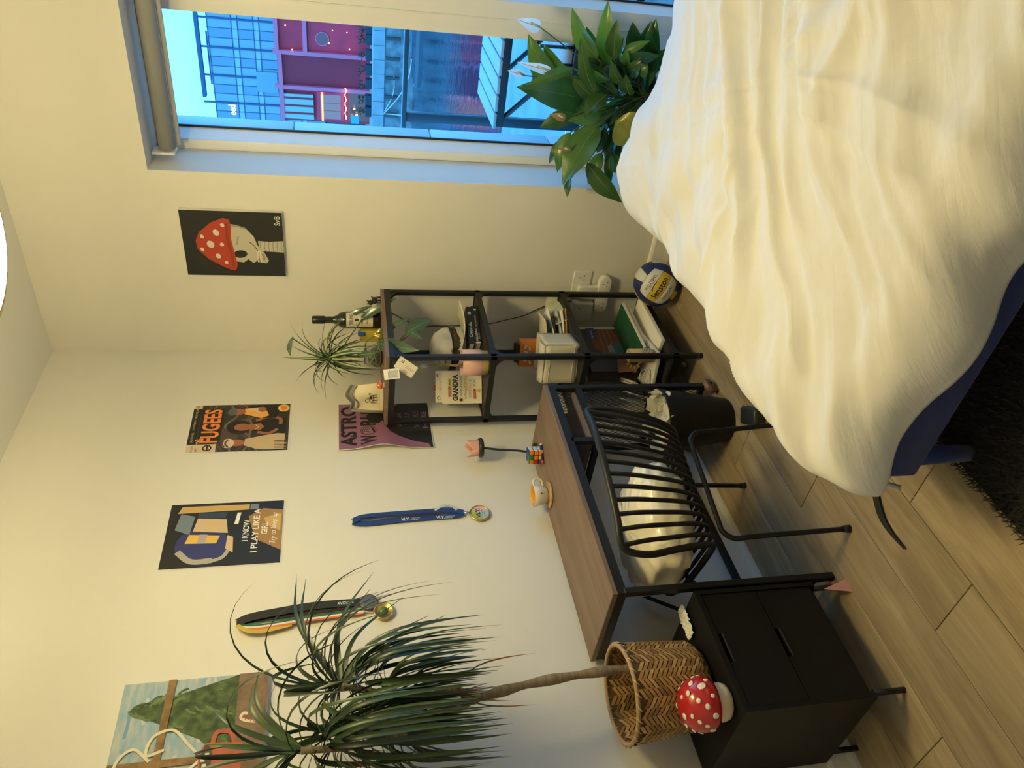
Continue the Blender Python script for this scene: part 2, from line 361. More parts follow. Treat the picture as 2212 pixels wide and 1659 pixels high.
# ------------------------------------------------------------------ pendant lamp (just peeks into the picture)
t = thing('pendant_lamp', 'round warm glowing opal pendant lamp below the ceiling', 'lamp', (LAMP_POS.x, LAMP_POS.y, H))
OPAL = M('glowing opal', (.9, .85, .7), .5, emit=LAMP_COL, es=LAMP_STRENGTH)
lp = LAMP_POS
MB().lathe([(.001, 0), (.12, -.004), (.19, .004), (.205, .02), (.21, .05), (.205, .085), (.18, .10), (.001, .105)], 40, lp).build('opal_diffuser', OPAL, t)
BRASS = M('satin brass', (.62, .46, .18), .35, 1.)
MB().lathe([(.205, .012), (.216, .012), (.216, .022), (.205, .022)], 40, lp).build('lamp_rim', BRASS, t)
MB().cyl(lp + V((0, 0, .1)), (lp.x, lp.y, H - .02), .006, n=8).build('lamp_cord', black_metal, t)
MB().lathe([(.001, -.03), (.05, -.028), (.055, 0), (.001, 0)], 24, (lp.x, lp.y, H)).build('ceiling_rose', UPVC, t)
# ------------------------------------------------------------------ outside the window
CONC = M('pale promenade paving', (0.231, 0.245, 0.252), .85, var=.12, vs=.6, bump=.3, bs=8)
def struct_o(name, label, cat, mb, mat, **k): return tag(mb.build(name, mat, None, **k), label, cat)
struct_o('balcony_slab', 'pale concrete balcony floor outside the window', 'balcony', MB().rng((.46, -3.6, -.28), (1.92, 1.2, -.02)), CONC)
# balustrade
t = thing('balustrade', 'glass balcony balustrade with dark posts and a slim handrail', 'balustrade', (1.82, -1.2, 0))
GREYM = M('dark grey rail metal', (0.041, 0.048, 0.058), .4, .6)
MB().rng((1.78, -3.5, 1.118), (1.86, 1.1, 1.145)).build('handrail', GREYM, t, bevel=.004)
for y_ in (-.50, -1.75, -3.0, .75): MB().rng((1.80, y_ - .028, -.02), (1.85, y_ + .028, 1.118)).build('post', GREYM, t, bevel=.003)
BGL = glass_mat('balustrade glass', (.93, .97, .98), .05)
for a, b in ((-.475, .70), (-1.72, -.53), (-2.97, -1.78)): MB().rng((1.818, a, .06), (1.83, b, 1.055)).build('glass_panel', BGL, t)
# slatted balcony table with folding legs
t = thing('balcony_table', 'pale slatted balcony table on a black folding frame', 'table', (1.26, -1.12, 0))
SLAT = M('pale painted slat', (0.340, 0.354, 0.354), .55, var=.08, vs=12, stretch=(1, 8, 1)); BLK = M('black frame paint', (.012, .012, .014), .5)
for i in range(9): y_ = -.80 - i*.092; MB().rng((.975, y_ - .040, .705), (1.555, y_ + .040, .722)).build('slat', SLAT, t, bevel=.004)
fb = MB()
for x_ in (1.0, 1.52): fb.rng((x_ - .018, -1.56, .665), (x_ + .018, -.77, .704))
fb.build('table_frame', BLK, t, bevel=.003)
for x_ in (1.0, 1.52):
    for a, b in ((-.80, -1.48), (-1.48, -.80)): MB().tube([(x_, a, .68), (x_, b, 0.0)], .014, 8).build('leg', BLK, t)
for y_, z_ in ((-1.14, .34), (-.82, .04), (-1.46, .04)): MB().tube([(1.0, y_, z_), (1.52, y_, z_)], .012, 8).build('crossbar', BLK, t)
# balcony chair
t = thing('balcony_chair', 'black metal balcony chair with a pale seat cushion beside the slatted table', 'chair', (.78, -1.30, 0))
for x_, y_ in ((.60, -1.10), (.60, -1.50), (.98, -1.10), (.98, -1.50)): MB().tube([(x_, y_, -.02), (x_, y_, .45 if x_ > .7 else .62)], .013, 8).build('leg', BLK, t)
sf = MB(); sf.rng((.58, -1.52, .42), (1.0, -1.08, .45)); sf.build('seat', BLK, t, bevel=.004)
for k in range(5): MB().tube([(.60, -1.14 - k*.08, .45), (.585, -1.14 - k*.08, .62)], .008, 6).build('back_bar', BLK, t)
MB().tube([(.585, -1.09, .62), (.58, -1.3, .64), (.585, -1.51, .62)], .013, 8).build('back_rail', BLK, t)
def cushion_fn(c, d, seed):
    def f(u, v):
        return V((c[0] + (u - .5)*d[0], c[1] + (v - .5)*d[1], c[2] + d[2]*((1 - (2*u - 1)**4)*(1 - (2*v - 1)**4))**.5 + .008*noise.noise(V((u*5, v*5, seed)))))
    return f
cm = MB(); cm.grid(cushion_fn((.79, -1.30, .455), (.38, .40, .05), 1), 14, 14); cm.grid(cushion_fn((.79, -1.30, .455), (.38, .40, .0), 1), 14, 14)
cm.build('seat_cushion', M('pale grey cushion cloth', (0.374, 0.374, 0.381), .8), t)

# promenade, canal, far quay
struct_o('promenade', 'pale paved promenade below the balcony beside the canal', 'pavement', MB().rng((2.2, -60, -8.2), (40, 120, -7.6)), CONC)
WAT = bpy.data.materials.new('canal water'); WAT.use_nodes = True; _t = WAT.node_tree; _p = _t.nodes['Principled BSDF']
_p.inputs['Base Color'].default_value = (.010, .022, .045, 1); _p.inputs['Roughness'].default_value = .06; _p.inputs['IOR'].default_value = 1.33
_g = _t.nodes.new('ShaderNodeNewGeometry'); _m = _t.nodes.new('ShaderNodeMapping'); _m.inputs['Scale'].default_value = (.9, .55, 1); _n = _t.nodes.new('ShaderNodeTexNoise'); _n.inputs['Scale'].default_value = 1.0; _n.inputs['Detail'].default_value = 4
_bu = _t.nodes.new('ShaderNodeBump'); _bu.inputs['Strength'].default_value = .35; _bu.inputs['Distance'].default_value = .12
_t.links.new(_g.outputs['Position'], _m.inputs[0]); _t.links.new(_m.outputs[0], _n.inputs['Vector']); _t.links.new(_n.outputs['Fac'], _bu.inputs['Height']); _t.links.new(_bu.outputs[0], _p.inputs['Normal'])
o = struct_o('canal_water', 'dark rippled canal water between the two quays', 'water', MB().add([(40, -80, -8.6), (112, -80, -8.6), (112, 140, -8.6), (40, 140, -8.6)], [(0, 1, 2, 3)]), WAT, fix=False)
STONE = M('quay stone', (.27, .28, .28), .9, c2=(0.136, 0.143, 0.146), vs=.9, bump=.5, bs=3); COPE = M('quay coping', (0.313, 0.320, 0.320), .8, var=.1, vs=.5)
t = thing('far_quay', 'stone quay wall across the canal with pale coping blocks', 'quay', (110, 30, -8.6))
MB().rng((108.2, -60, -8.8), (113, 130, -4.6)).build('quay_wall', STONE, t)
MB().rng((109, -60, -4.6), (175, 130, -3.005)).build('quay_ground', CONC, t)
for i in range(44): MB().rng((108.0, -14 + i*1.9, -4.6), (109.3, -14 + i*1.9 + 1.86, -2.95)).build('coping_block', COPE, t, bevel=.03, seg=1)
for i in range(24): MB().rng((107.75, -2 + i*2.6, -6.6), (108.25, -2 + i*2.6 + .35, -4.7)).build('fender', M('dark quay fender', (0.068, 0.068, 0.068), .8), t)
# moored pontoon deck with dark panels
t = thing('pontoon', 'dark floating pontoon deck moored at the far quay', 'pontoon', (104, 24, -8.6))
MB().rng((101.6, 10, -8.75), (106.6, 31, -8.15)).build('hull', M('pontoon hull', (0.136, 0.150, 0.163), .7), t)
PD = M('pontoon deck panel', (0.034, 0.048, 0.075), .5)
for i in range(9):
    for j in range(2): MB().rng((101.7 + j*2.45, 10.1 + i*2.3, -8.15), (101.7 + j*2.45 + 2.3, 10.1 + i*2.3 + 2.15, -8.08)).build('deck_panel', PD, t)
ROPE = M('pale mooring rope', (0.476, 0.476, 0.449), .9)
for k, (a, b) in enumerate((((107.9, 37, -4.6), (105, 28.4, -8)), ((107.9, 37, -4.7), (106.2, 36.5, -8.2)), ((107.9, 31.6, -5.9), (107.9, 36.6, -4.7)))):
    a = V(a); b = V(b); pts = [a.lerp(b, i/10) - V((0, 0, 1.1*math.sin(PI*i/10)*(.9 if k < 2 else .5))) for i in range(11)]
    tag(MB().tube(pts, .09, 6).build('mooring_rope', ROPE), ['long sagging mooring rope reaching down to the pontoon', 'short mooring rope hanging beside the far quay', 'slack rope looped along the quay stones'][k], 'rope', 'mooring ropes')

# glass office block
GXB = 140.
def gy(iy, ix=550): return at(ix, iy, 'x', GXB).y
def gz(ix, iy=150): return at(ix, iy, 'x', GXB).z
GF = M('blue grey mullion', (0.034, 0.068, 0.136), .4, .3); SPN = M('pale spandrel', (0.340, 0.408, 0.435), .5)
PN = [bpy.data.materials.new('office glass %d' % i) for i in range(3)]
for m_, c_, e_ in zip(PN, ((.20, .27, .29), (.28, .35, .34), (.13, .20, .25)), ((.02, .10, .16), (.03, .15, .20), (.015, .08, .15))):
    m_.use_nodes = True; q = m_.node_tree.nodes['Principled BSDF']; q.inputs['Base Color'].default_value = (*c_, 1); q.inputs['Roughness'].default_value = .12
    q.inputs['Specular IOR Level'].default_value = .8
t = thing('office_block', 'tall glass fronted office block behind the red building', 'building', (GXB, 38, -3))
ztop = gz(455); cw = 1.55; yl = gy(262); N_ = 34; y_hi = yl + 4*cw
rows = [(gz(508), gz(458)), (gz(554), gz(521)), (gz(601), gz(566)), (gz(648), gz(612)), (gz(700), gz(660))]
MB().rng((GXB + .2, y_hi - N_*cw, -3), (GXB + 22, y_hi, ztop - .4)).build('block_core', M('office core', (0.068, 0.095, 0.116), .8), t)
for ri, (za, zb) in enumerate(rows):
    for i in range(N_):
        y1 = y_hi - i*cw
        MB().rng((GXB, y1 - cw + .05, za + .04), (GXB + .12, y1 - .05, zb - .04)).build('pane', PN[(i*7 + ri*3 + i*i) % 3], t, fix=False)
    zs = rows[ri - 1][0] if ri else ztop
    if ri:
        for i in range(0, N_, 3): MB().rng((GXB - .02, y_hi - (i + 3)*cw + .06, zb + .03), (GXB + .12, y_hi - i*cw - .06, zs - .03)).build('spandrel', SPN, t, fix=False)
for i in range(0, N_ + 1, 3): MB().rng((GXB - .25, y_hi - i*cw - .14, -3), (GXB + .1, y_hi - i*cw + .14, ztop + (gz(433) - ztop if i >= 3 else 0))).build('mullion', GF, t)
for i in range(N_ + 1):
    if i % 3: MB().rng((GXB - .06, y_hi - i*cw - .045, -3), (GXB + .1, y_hi - i*cw + .045, ztop)).build('glazing_bar', GF, t)
for za, zb in rows:
    for z_ in (za, zb): MB().rng((GXB - .1, y_hi - N_*cw, z_ - .07), (GXB + .1, y_hi, z_ + .07)).build('transom', GF, t)
MB().rng((GXB - .6, gy(214), gz(440) + 0), (GXB + .6, y_hi - N_*cw, gz(432))).build('roof_beam', GF, t)
for ix_ in (446, 450): MB().rng((GXB + 4, gy(205), gz(ix_) - .12), (GXB + 4.3, gy(90), gz(ix_) + .12)).build('roof_rail', GF, t)
MB().rng((GXB - .4, gy(196), gz(598)), (GXB + .1, gy(153), gz(553))).build('blank_panel', M('pale blank panel', (0.204, 0.286, 0.313), .6), t)
s = Sheet((GXB - .35, gy(246, 490), gz(502)), (0, -1, 0), (0, 0, 1)); s.text('eed', 0, 0, gy(246, 490) - gy(224, 490), 1.25, 0, .02)
s.build('sign_lettering', M('lit white sign', (.8, .8, .8), emit=(.8, .9, 1), es=1.2), t)
# red steel clad building
RX = 120.
def ry(iy, ix=690): return at(ix, iy, 'x', RX).y
def rz_(ix, iy=150): return at(ix, iy, 'x', RX).z
RED = M('red clad wall', (.62, .014, .034), .55, var=.12, vs=.4); LIL = M('lilac steel', (.78, .13, .20), .5); DRED = M('deep red panel', (.38, .010, .026), .6)
t = thing('red_building', 'red clad waterfront building with lilac steel frame and round window', 'building', (RX, 34, -3))
zb_, zt_ = -3.0, rz_(600)
MB().rng((RX, ry(262), zb_), (RX + 14, ry(-70), zt_)).build('wall', RED, t)
for iy in (116, 190, 36, -30): MB().rng((RX - .7, ry(iy) - .28, zb_ if iy < 190 else zb_), (RX + .05, ry(iy) + .28, zt_ + .5)).build('steel_column', LIL, t)
for ix, a, b in ((606, 262, 112), (661, 118, -70), (601, 112, -70)): MB().rng((RX - .75, ry(a), rz_(ix) - .3), (RX + .05, ry(b), rz_(ix) + .3)).build('steel_beam', LIL, t)
for i in range(11): MB().rng((RX - .05, ry(34 - 3*i), rz_(655)), (RX, ry(34 - 3*i) - .04, rz_(606))).build('cladding_joint', DRED, t)
MB().rng((RX - .06, ry(188), zb_ + 1.5), (RX + .02, ry(122), rz_(614))).build('recessed_panel', DRED, t)
MB().rng((RX - .06, ry(112), zb_ + 1.5), (RX + .02, ry(40), rz_(668))).build('cladding_panel', M('bright red panel', (.78, .016, .045), .5, var=.1, vs=.6), t)
c_ = V((RX - .1, ry(83), rz_(698))); rr = 1.0
MB().lathe([(rr, 0), (rr, .12), (rr*.86, .12), (rr*.86, 0)], 28, c_, rot=Matrix.Rotation(-PI/2, 3, 'Y')).build('round_window_frame', LIL, t)
MB().lathe([(.001, .05), (rr*.86, .05)], 28, c_, rot=Matrix.Rotation(-PI/2, 3, 'Y')).build('round_pane', M('dim lit pane', (0.034, 0.034, 0.041), .1, emit=(.20, .10, .05), es=.3), t)
wy0, wy1, wz0, wz1 = ry(252), ry(202), rz_(735), rz_(690)
MB().rng((RX - .5, ry(256), rz_(742)), (RX - .05, ry(196), rz_(682))).build('window_surround', M('pink red surround', (.75, .025, .06), .5), t)
LITW = M('lit cafe pane', (0.034, 0.041, 0.061), .15, emit=(.30, .28, .30), es=.6)
for i in range(3):
    a = wy0 + (wy1 - wy0)*i/3; b = wy0 + (wy1 - wy0)*(i + 1)/3
    MB().rng((RX - .56, a + .06, wz0), (RX - .5, b - .06, wz1)).build('pane', LITW, t)
MB().rng((RX - .62, wy0 + .4, wz1 - .45), (RX - .57, wy1 - .4, wz1 - .18)).build('neon_tube', M('orange neon', (.9, .2, .05), emit=(1, .16, .04), es=5), t)
MB().rng((RX - .3, ry(256), zb_), (RX + .02, ry(196), rz_(752))).build('shop_front', M('dark shopfront', (0.020, 0.020, 0.031), .2, emit=(.25, .17, .1), es=.35), t)
MB().rng((RX - .6, ry(256), rz_(675)), (RX - .05, ry(204), rz_(606))).build('upper_glazing', PN[1], t)
for iy in (212, 228, 244): MB().rng((RX - .72, ry(iy) - .12, rz_(676)), (RX - .5, ry(iy) + .12, rz_(606))).build('glazing_bar', DRED, t)
sg = MB().rng((RX - 2.2, ry(252), rz_(775)), (RX - 2.0, ry(235), rz_(757))); sg.build('hanging_sign', [M('green blue sign', (0.034, 0.204, 0.374), .5, emit=(.02, .2, .4), es=.8)], t)
BULB = M('warm festoon bulb', (1, .8, .5), emit=(1, .72, .42), es=9)
fes = thing('festoon_lights', 'string of warm festoon bulbs strung along the cafe front', 'string lights', (RX - 1.2, ry(215), rz_(745)))
pts = [V((RX - 1.2, ry(182 + 3.4*i), rz_(744 + 1.2*math.sin(i*1.1)))) for i in range(20)]
MB().tube(pts, .02, 4).build('wire', BLK, fes)
for i, q in enumerate(pts): MB().ball(q - V((0, 0, .1)), .085, 6, 4).build('bulb', BULB, fes)
for i, (iy, ix, s_) in enumerate(((57, 622, .16), (108, 634, .16), (62, 750, .14), (98, 755, .14), (88, 712, .16), (60, 720, .12), (240, 770, .3), (226, 765, .25), (245, 760, .3))):
    tag(MB().ball((RX - .9, ry(iy), rz_(ix)), s_*.6, 8, 5).build('wall_lamp', BULB), ['tiny wall lamp high beside the left steel column', 'tiny wall lamp just below the roof beam', 'tiny lamp near the planters', 'tiny lamp right of the steel column', 'tiny lamp under the round window', 'tiny lamp left of the round window', 'bright lamp in the shop doorway', 'small bright lamp beside the shop doorway', 'bright lamp nearest the hanging sign'][i], 'lamp', 'small lamps on the red building')
# planters with shrubs and cafe tables along the quay
PLT = M('dark planter', (0.020, 0.027, 0.041), .7); LEAFD = M('dusky shrub leaves', (0.034, 0.068, 0.041), .8, var=.4, vs=3)
for i, iy in enumerate((20, 60, 84, 118, 150, 180, 215, 240)):
    x_ = 112.5; y_ = at(795, iy, 'x', x_).y
    t = thing('quay_planter', 'dark box planter with a low shrub, number %s from the left along the far quay' % ['eight', 'seven', 'six', 'five', 'four', 'three', 'two', 'one'][i], 'planter', (x_, y_, -3), group='planters along the far quay')
    MB().rng((x_ - .5, y_ - .7, -3), (x_ + .5, y_ + .7, -2.1)).build('planter_box', PLT, t, bevel=.04, seg=1)
    sh = MB(); q = random.Random(i)
    for k in range(26):
        c = V((x_ + q.uniform(-.4, .4), y_ + q.uniform(-.55, .55), -2.1 + q.uniform(0, .8))); a = q.uniform(0, 6.3); d = V((math.cos(a), math.sin(a), q.uniform(.2, 1.4)))*q.uniform(.3, .6)
        n_ = d.cross(V((q.random(), q.random(), q.random()))).normalized()*.12
        sh.add([c - n_, c + d*.5 + n_*1.5, c + d, c + n_], [(0, 1, 2, 3)])
    sh.build('shrub', LEAFD, t, fix=False)
# ------------------------------------------------------------------ bed, duvet, rug
BLUE = M('navy bed upholstery', (.014, .032, .17), .8, bump=.15, bs=500, sheen=.15)
BX0, BX1, BY0, BY1 = -1.95, -.42, -3.06, -1.04
t = thing('bed', 'navy blue bed base on short legs under the white duvet', 'bed', ((BX0 + BX1)/2, (BY0 + BY1)/2, 0))
MB().rng((BX0, BY0, .18), (BX0 + .035, BY1, .36)).build('side_panel', BLUE, t, bevel=.012, seg=3)
MB().rng((BX1 - .035, BY0, .18), (BX1, BY1, .36)).build('side_panel', BLUE, t, bevel=.012, seg=3)
MB().rng((BX0 + .036, BY1 - .035, .18), (BX1 - .036, BY1, .36)).build('foot_panel', BLUE, t, bevel=.012, seg=3)
MB().rng((BX0 + .036, BY0, .18), (BX1 - .036, BY0 + .035, .95)).build('headboard', BLUE, t, bevel=.012, seg=3)
for x_ in (BX0 + .045, BX1 - .045):
    for y_ in (BY1 - .03, BY0 + .1): MB().cyl((x_, y_, .0), (x_, y_, .2), .02, .026, 16).build('leg', BLUE, t)
MB().rng((BX0 + .05, BY0 + .05, .25), (BX1 - .05, BY1 - .05, .395)).build('mattress', M('mattress ticking', (.6, .6, .58), .9), t, bevel=.04, seg=3)

def duvet():
    x0, x1, y1, y0 = BX0 + .10, BX1 - .01, BY1 - .025, BY0 + .15
    oL, oR, oF = .255, .28, .265        # overhangs at window side, camera side, foot
    rF, rL = .075, .14; nu, nv = 330, 360
    mb = MB()
    A = V((.63, -.78)).normalized(); B = V((A.y, -A.x))
    def ridge(n): return max(0., 1 - abs(n)*1.15)**1.35
    def wr(a, b):
        p = V((a, b)); s = p.dot(A); q = p.dot(B)
        wx = .09*noise.noise(V((a*2.0, b*2.0, 3.1))) + .03*noise.noise(V((a*5, b*5, 13.1))); q2 = q + wx
        m1 = .55 + .75*noise.noise(V((a*1.3, b*1.3, 8))); m2 = .55 + .8*noise.noise(V((a*2.3, b*2.3, 28)))
        z = .022*noise.noise(V((s*.7, q2*3.0, .3)))
        z += .080*m1*noise.noise(V((s*.9, q2*6.5, 1.7)))
        z += .066*m2*noise.noise(V((s*1.3, q2*12.5, 4.7)))
        z += .020*m2*noise.noise(V((s*3.0, q2*25, 14.7)))
        # a few crisp pulled creases
        z += .046*max(0, m1)*ridge(noise.noise(V((s*.8, q2*4.2, 21.7)))*3.4)
        th = math.atan2(b + 1.75, a + 1.25); rad = math.hypot(b + 1.75, a + 1.25)
        z += .036*noise.noise(V((math.cos(th)*4.5, math.sin(th)*4.5, rad*1.0)))*min(1, rad*1.6) + .016*ridge(noise.noise(V((math.cos(th)*2.6, math.sin(th)*2.6, rad*.8 + 9)))*4)*min(1, rad*1.5)
        z += .004*noise.noise(V((a*12, b*12, 2))) + .0014*noise.noise(V((a*36, b*36, 5)))
        return z
    def fn(u, v):
        b = y0 + v*((y1 + oF) - y0); oRb = .215 + .065*min(1, max(0, (-1.15 - b)/.8)); a = (x0 - oRb) + u*((x1 + oL) - (x0 - oRb))
        da = max(0, x0 - a) - max(0, a - x1); db = max(0, b - y1)
        ca = min(max(a, x0), x1); cb = min(b, y1)
        d = math.hypot(da, db)
        zt = .448 + wr(a, b)
        # plump centre, thinner towards the hem
        ex = min(1, min(ca - x0, x1 - ca)/.35); ey = min(1, (y1 - cb)/.35); zt += .035*(ex*(2 - ex))*(ey*(2 - ey))
        if d < 1e-6: return V((a, b, zt))
        dx, dy = -da/d, db/d; r = math.hypot(rL*dx, rF*dy) if dx < 0 else rF
        if d < r*PI/2: out = r*math.sin(d/r); dr = r*(1 - math.cos(d/r))
        else: out = r + .10*(d - r*PI/2); dr = r + (d - r*PI/2)*.97
        fold = .020*math.sin((a*.7 + b)*17 + 2*noise.noise(V((a*3, b*3, 1))))*min(1, d/.2)
        return V((ca + dx*(out + fold), cb + dy*(out + fold), max(.03, .448 + wr(a, b)*max(0, 1 - d/.26) - dr*1.0)))
    mb.grid(fn, nu, nv)
    return mb
def cotton():
    m = bpy.data.materials.new('white cotton'); m.use_nodes = True; t = m.node_tree; p = t.nodes['Principled BSDF']; N = t.nodes.new; L = t.links.new
    p.inputs['Base Color'].default_value = (.70, .69, .67, 1); p.inputs['Roughness'].default_value = .85; p.inputs['Sheen Weight'].default_value = .1
    g = N('ShaderNodeNewGeometry'); prev = None
    for ang, k1, k2, st, ds in ((-51, 5., 42., .35, .006), (-35, 9., 55., .25, .004), (-70, 160., 200., .12, .002)):
        A_ = (math.cos(R(ang)), math.sin(R(ang)), .35); B_ = (-math.sin(R(ang)), math.cos(R(ang)), .5); cx = N('ShaderNodeCombineXYZ')
        for i_, (v_, k_) in enumerate(((A_, k1), (B_, k2))):
            dt = N('ShaderNodeVectorMath'); dt.operation = 'DOT_PRODUCT'; dt.inputs[1].default_value = tuple(x*k_ for x in v_); L(g.outputs['Position'], dt.inputs[0]); L(dt.outputs['Value'], cx.inputs[i_])
        n = N('ShaderNodeTexNoise'); n.inputs['Scale'].default_value = 1; n.inputs['Detail'].default_value = 3; n.inputs['Distortion'].default_value = .5; L(cx.outputs[0], n.inputs['Vector'])
        b = N('ShaderNodeBump'); b.inputs['Strength'].default_value = st; b.inputs['Distance'].default_value = ds; L(n.outputs['Fac'], b.inputs['Height'])
        if prev: L(prev, b.inputs['Normal'])
        prev = b.outputs[0]
    L(prev, p.inputs['Normal']); return m
DUV = cotton()
o = duvet().build('duvet', DUV, None, fix=False); tag(o, 'rumpled white duvet spread over the navy bed', 'duvet')
md = o.modifiers.new('thick', 'SOLIDIFY'); md.thickness = .012; md.offset = -1

RUG = M('black shag', (.018, .018, .018), .95)
t = thing('rug', 'black shaggy rug lying half under the bed', 'rug', (-2.3, -1.8, 0))
MB().rng((-3.0, -2.75, 0), (-1.60, -1.028, .012)).build('rug_base', RUG, t)
q = random.Random(4); pm = MB()
for k in range(26000):
    x_ = q.uniform(-2.75, -1.60); y_ = -1.022 - abs(q.uniform(0, 1))**1.25*1.0; a = q.uniform(0, 6.3); l = q.uniform(.012, .024); ww = .0022
    d = V((math.cos(a)*l*.7, math.sin(a)*l*.7, l)); s_ = V((-math.sin(a), math.cos(a), 0))*ww; c = V((x_, y_, .010))
    pm.add([c - s_, c + s_, c + d], [(0, 1, 2)])
tag(pm.build('pile', M('charcoal pile', (.03, .03, .03), .95), t, fix=False), kind='stuff')

# ------------------------------------------------------------------ desk
def wood_mat(name, c0, c1, stretch=(2.2, 26, 26), knots=True):
    m = bpy.data.materials.new(name); m.use_nodes = True; t = m.node_tree; p = t.nodes['Principled BSDF']; N = t.nodes.new; L = t.links.new
    p.inputs['Roughness'].default_value = .5
    tc = N('ShaderNodeTexCoord'); mp = N('ShaderNodeMapping'); mp.inputs['Scale'].default_value = stretch; L(tc.outputs['Object'], mp.inputs[0])
    n = N('ShaderNodeTexNoise'); n.inputs['Scale'].default_value = 1; n.inputs['Detail'].default_value = 6; n.inputs['Distortion'].default_value = .8; L(mp.outputs[0], n.inputs['Vector'])
    cr = N('ShaderNodeValToRGB'); e = cr.color_ramp.elements; e[0].position = .3; e[1].position = .72; e[0].color = (*c0, 1); e[1].color = (*c1, 1); L(n.outputs['Fac'], cr.inputs[0])
    if knots:
        m2 = N('ShaderNodeMapping'); m2.inputs['Scale'].default_value = (5, 13, 1); L(tc.outputs['Object'], m2.inputs[0])
        vo = N('ShaderNodeTexVoronoi'); vo.inputs['Scale'].default_value = 1; L(m2.outputs[0], vo.inputs['Vector'])
        r_ = N('ShaderNodeMapRange'); r_.inputs['From Min'].default_value = .05; r_.inputs['From Max'].default_value = .13; r_.inputs['To Min'].default_value = .45; r_.inputs['To Max'].default_value = 0; L(vo.outputs['Distance'], r_.inputs['Value'])
        mx = N('ShaderNodeMix'); mx.data_type = 'RGBA'; L(r_.outputs[0], mx.inputs['Factor']); L(cr.outputs[0], mx.inputs['A']); mx.inputs['B'].default_value = (c0[0]*.4, c0[1]*.4, c0[2]*.4, 1); L(mx.outputs['Result'], p.inputs['Base Color'])
    else: L(cr.outputs[0], p.inputs['Base Color'])
    return m
PINE = wood_mat('stained pine', (.140, .090, .062), (.225, .150, .105))
DX0, DX1, DY0, DY1 = -1.752, -.750, -.378, -.018
t = thing('desk', 'narrow desk with stained pine top and black steel frame against the wall', 'desk', ((DX0 + DX1)/2, (DY0 + DY1)/2, 0), .0)
MB().rng((DX0, DY0, .733), (DX1, DY1, .75)).build('desk_top', PINE, t, bevel=.0015, seg=1)
b_ = .022
fr = MB(); zf = .733
fr.rng((DX0 + .004, DY0 + .004, zf - .03), (DX1 - .004, DY0 + b_, zf)); fr.rng((DX0 + .004, DY1 - b_, zf - .03), (DX1 - .004, DY1 - .004, zf)); fr.rng((DX0 + .004, DY0 + b_, zf - .03), (DX0 + b_, DY1 - b_, zf)); fr.rng((DX1 - b_, DY0 + b_, zf - .03), (DX1 - .004, DY1 - b_, zf))
fr.build('top_frame', black_metal, t)
for x_, y_, z0 in ((DX0 + .013, DY0 + .013, 0), (DX0 + .013, DY1 - .013, 0), (DX1 - .013, DY0 + .013, .032), (DX1 - .013, DY1 - .013, .032)):
    MB().rng((x_ - .011, y_ - .011, z0), (x_ + .011, y_ + .011, .71)).build('leg', black_metal, t, bevel=.002, seg=1)
WHEEL = wood_mat('wheel wood', (.14, .075, .04), (.22, .13, .07), knots=False)
for y_ in (DY0 + .013, DY1 - .013):
    wh = MB().lathe([(.001, -.013), (.030, -.013), (.034, -.008), (.034, .008), (.030, .013), (.001, .013)], 28, (DX1 - .013, y_, .034), rot=Matrix.Rotation(PI/2, 3, 'X') @ Matrix.Rotation(R(28), 3, 'X')).build('wheel', WHEEL, t)
    MB().cyl((DX1 - .013, y_ - .019, .034), (DX1 - .013, y_ + .019, .034), .006, n=10).build('axle', black_metal, wh)
DVX = -1.07
for nm, a, b in (('lower_rail', (DVX, DY0 + .004, .598), (DX1 - .004, DY0 + .024, .620)), ('lower_rail', (DVX, DY1 - .024, .598), (DX1 - .004, DY1 - .004, .620)), ('shelf_support', (DVX - .011, DY0 + .004, .598), (DVX + .011, DY0 + .024, .71)),
                 ('shelf_support', (DVX - .011, DY1 - .024, .598), (DVX + .011, DY1 - .004, .71)), ('shelf_end_rail', (DVX - .011, DY0 + .024, .598), (DVX + .011, DY1 - .024, .618)),
                 ('back_rail', (DX0 + .02, DY1 - .024, .105), (DX1 - .02, DY1 - .004, .127)), ('end_rail', (DX1 - .024, DY0 + .02, .25), (DX1 - .004, DY1 - .02, .272)), ('end_rail', (DX1 - .024, DY0 + .02, .598), (DX1 - .004, DY1 - .02, .620)), ('end_rail', (DX0 + .004, DY0 + .02, .06), (DX0 + .024, DY1 - .02, .08)), ('end_rail', (DX1 - .024, DY0 + .02, .06), (DX1 - .004, DY1 - .02, .08))):
    MB().rng(a, b).build(nm, black_metal, t)
MB().tube([(DX0 + .02, DY1 - .015, .16), (DX0 + .23, DY1 - .013, .50)], .007, 6).build('brace', black_metal, t)
MB().rng((DVX + .012, DY0 + .025, .620), (DX1 - .026, DY1 - .025, .634)).build('under_shelf', PINE, t)
def mesh_panel(x, y0, y1, z0, z1, pitch=.017):
    mb = MB(); w_ = .0017
    def strand(sg):
        k0 = int((y0 - (z1 - z0) - .1)/pitch) - 2; k1 = int((y1 + (z1 - z0))/pitch) + 2; sl = .55
        for k in range(k0, k1):
            # line y = c + sg*sl*(z-z0)
            c = k*pitch; za, zb = z0, z1
            ts = []
            for yy in (y0, y1): ts.append(z0 + (yy - c)/(sg*sl))
            za = max(z0, min(ts)); zb = min(z1, max(ts))
            if zb - za < .004: continue
            a = V((x, c + sg*sl*(za - z0), za)); b = V((x, c + sg*sl*(zb - z0), zb)); t_ = (b - a).normalized(); n = V((0, -t_.z, t_.y))*w_/2; e = V((.0007, 0, 0))
            mb.add([a - n - e, b - n - e, b + n - e, a + n - e, a - n + e, b - n + e, b + n + e, a + n + e], [(0, 1, 2, 3), (7, 6, 5, 4), (0, 4, 5, 1), (3, 2, 6, 7)])
    strand(1); strand(-1); return mb
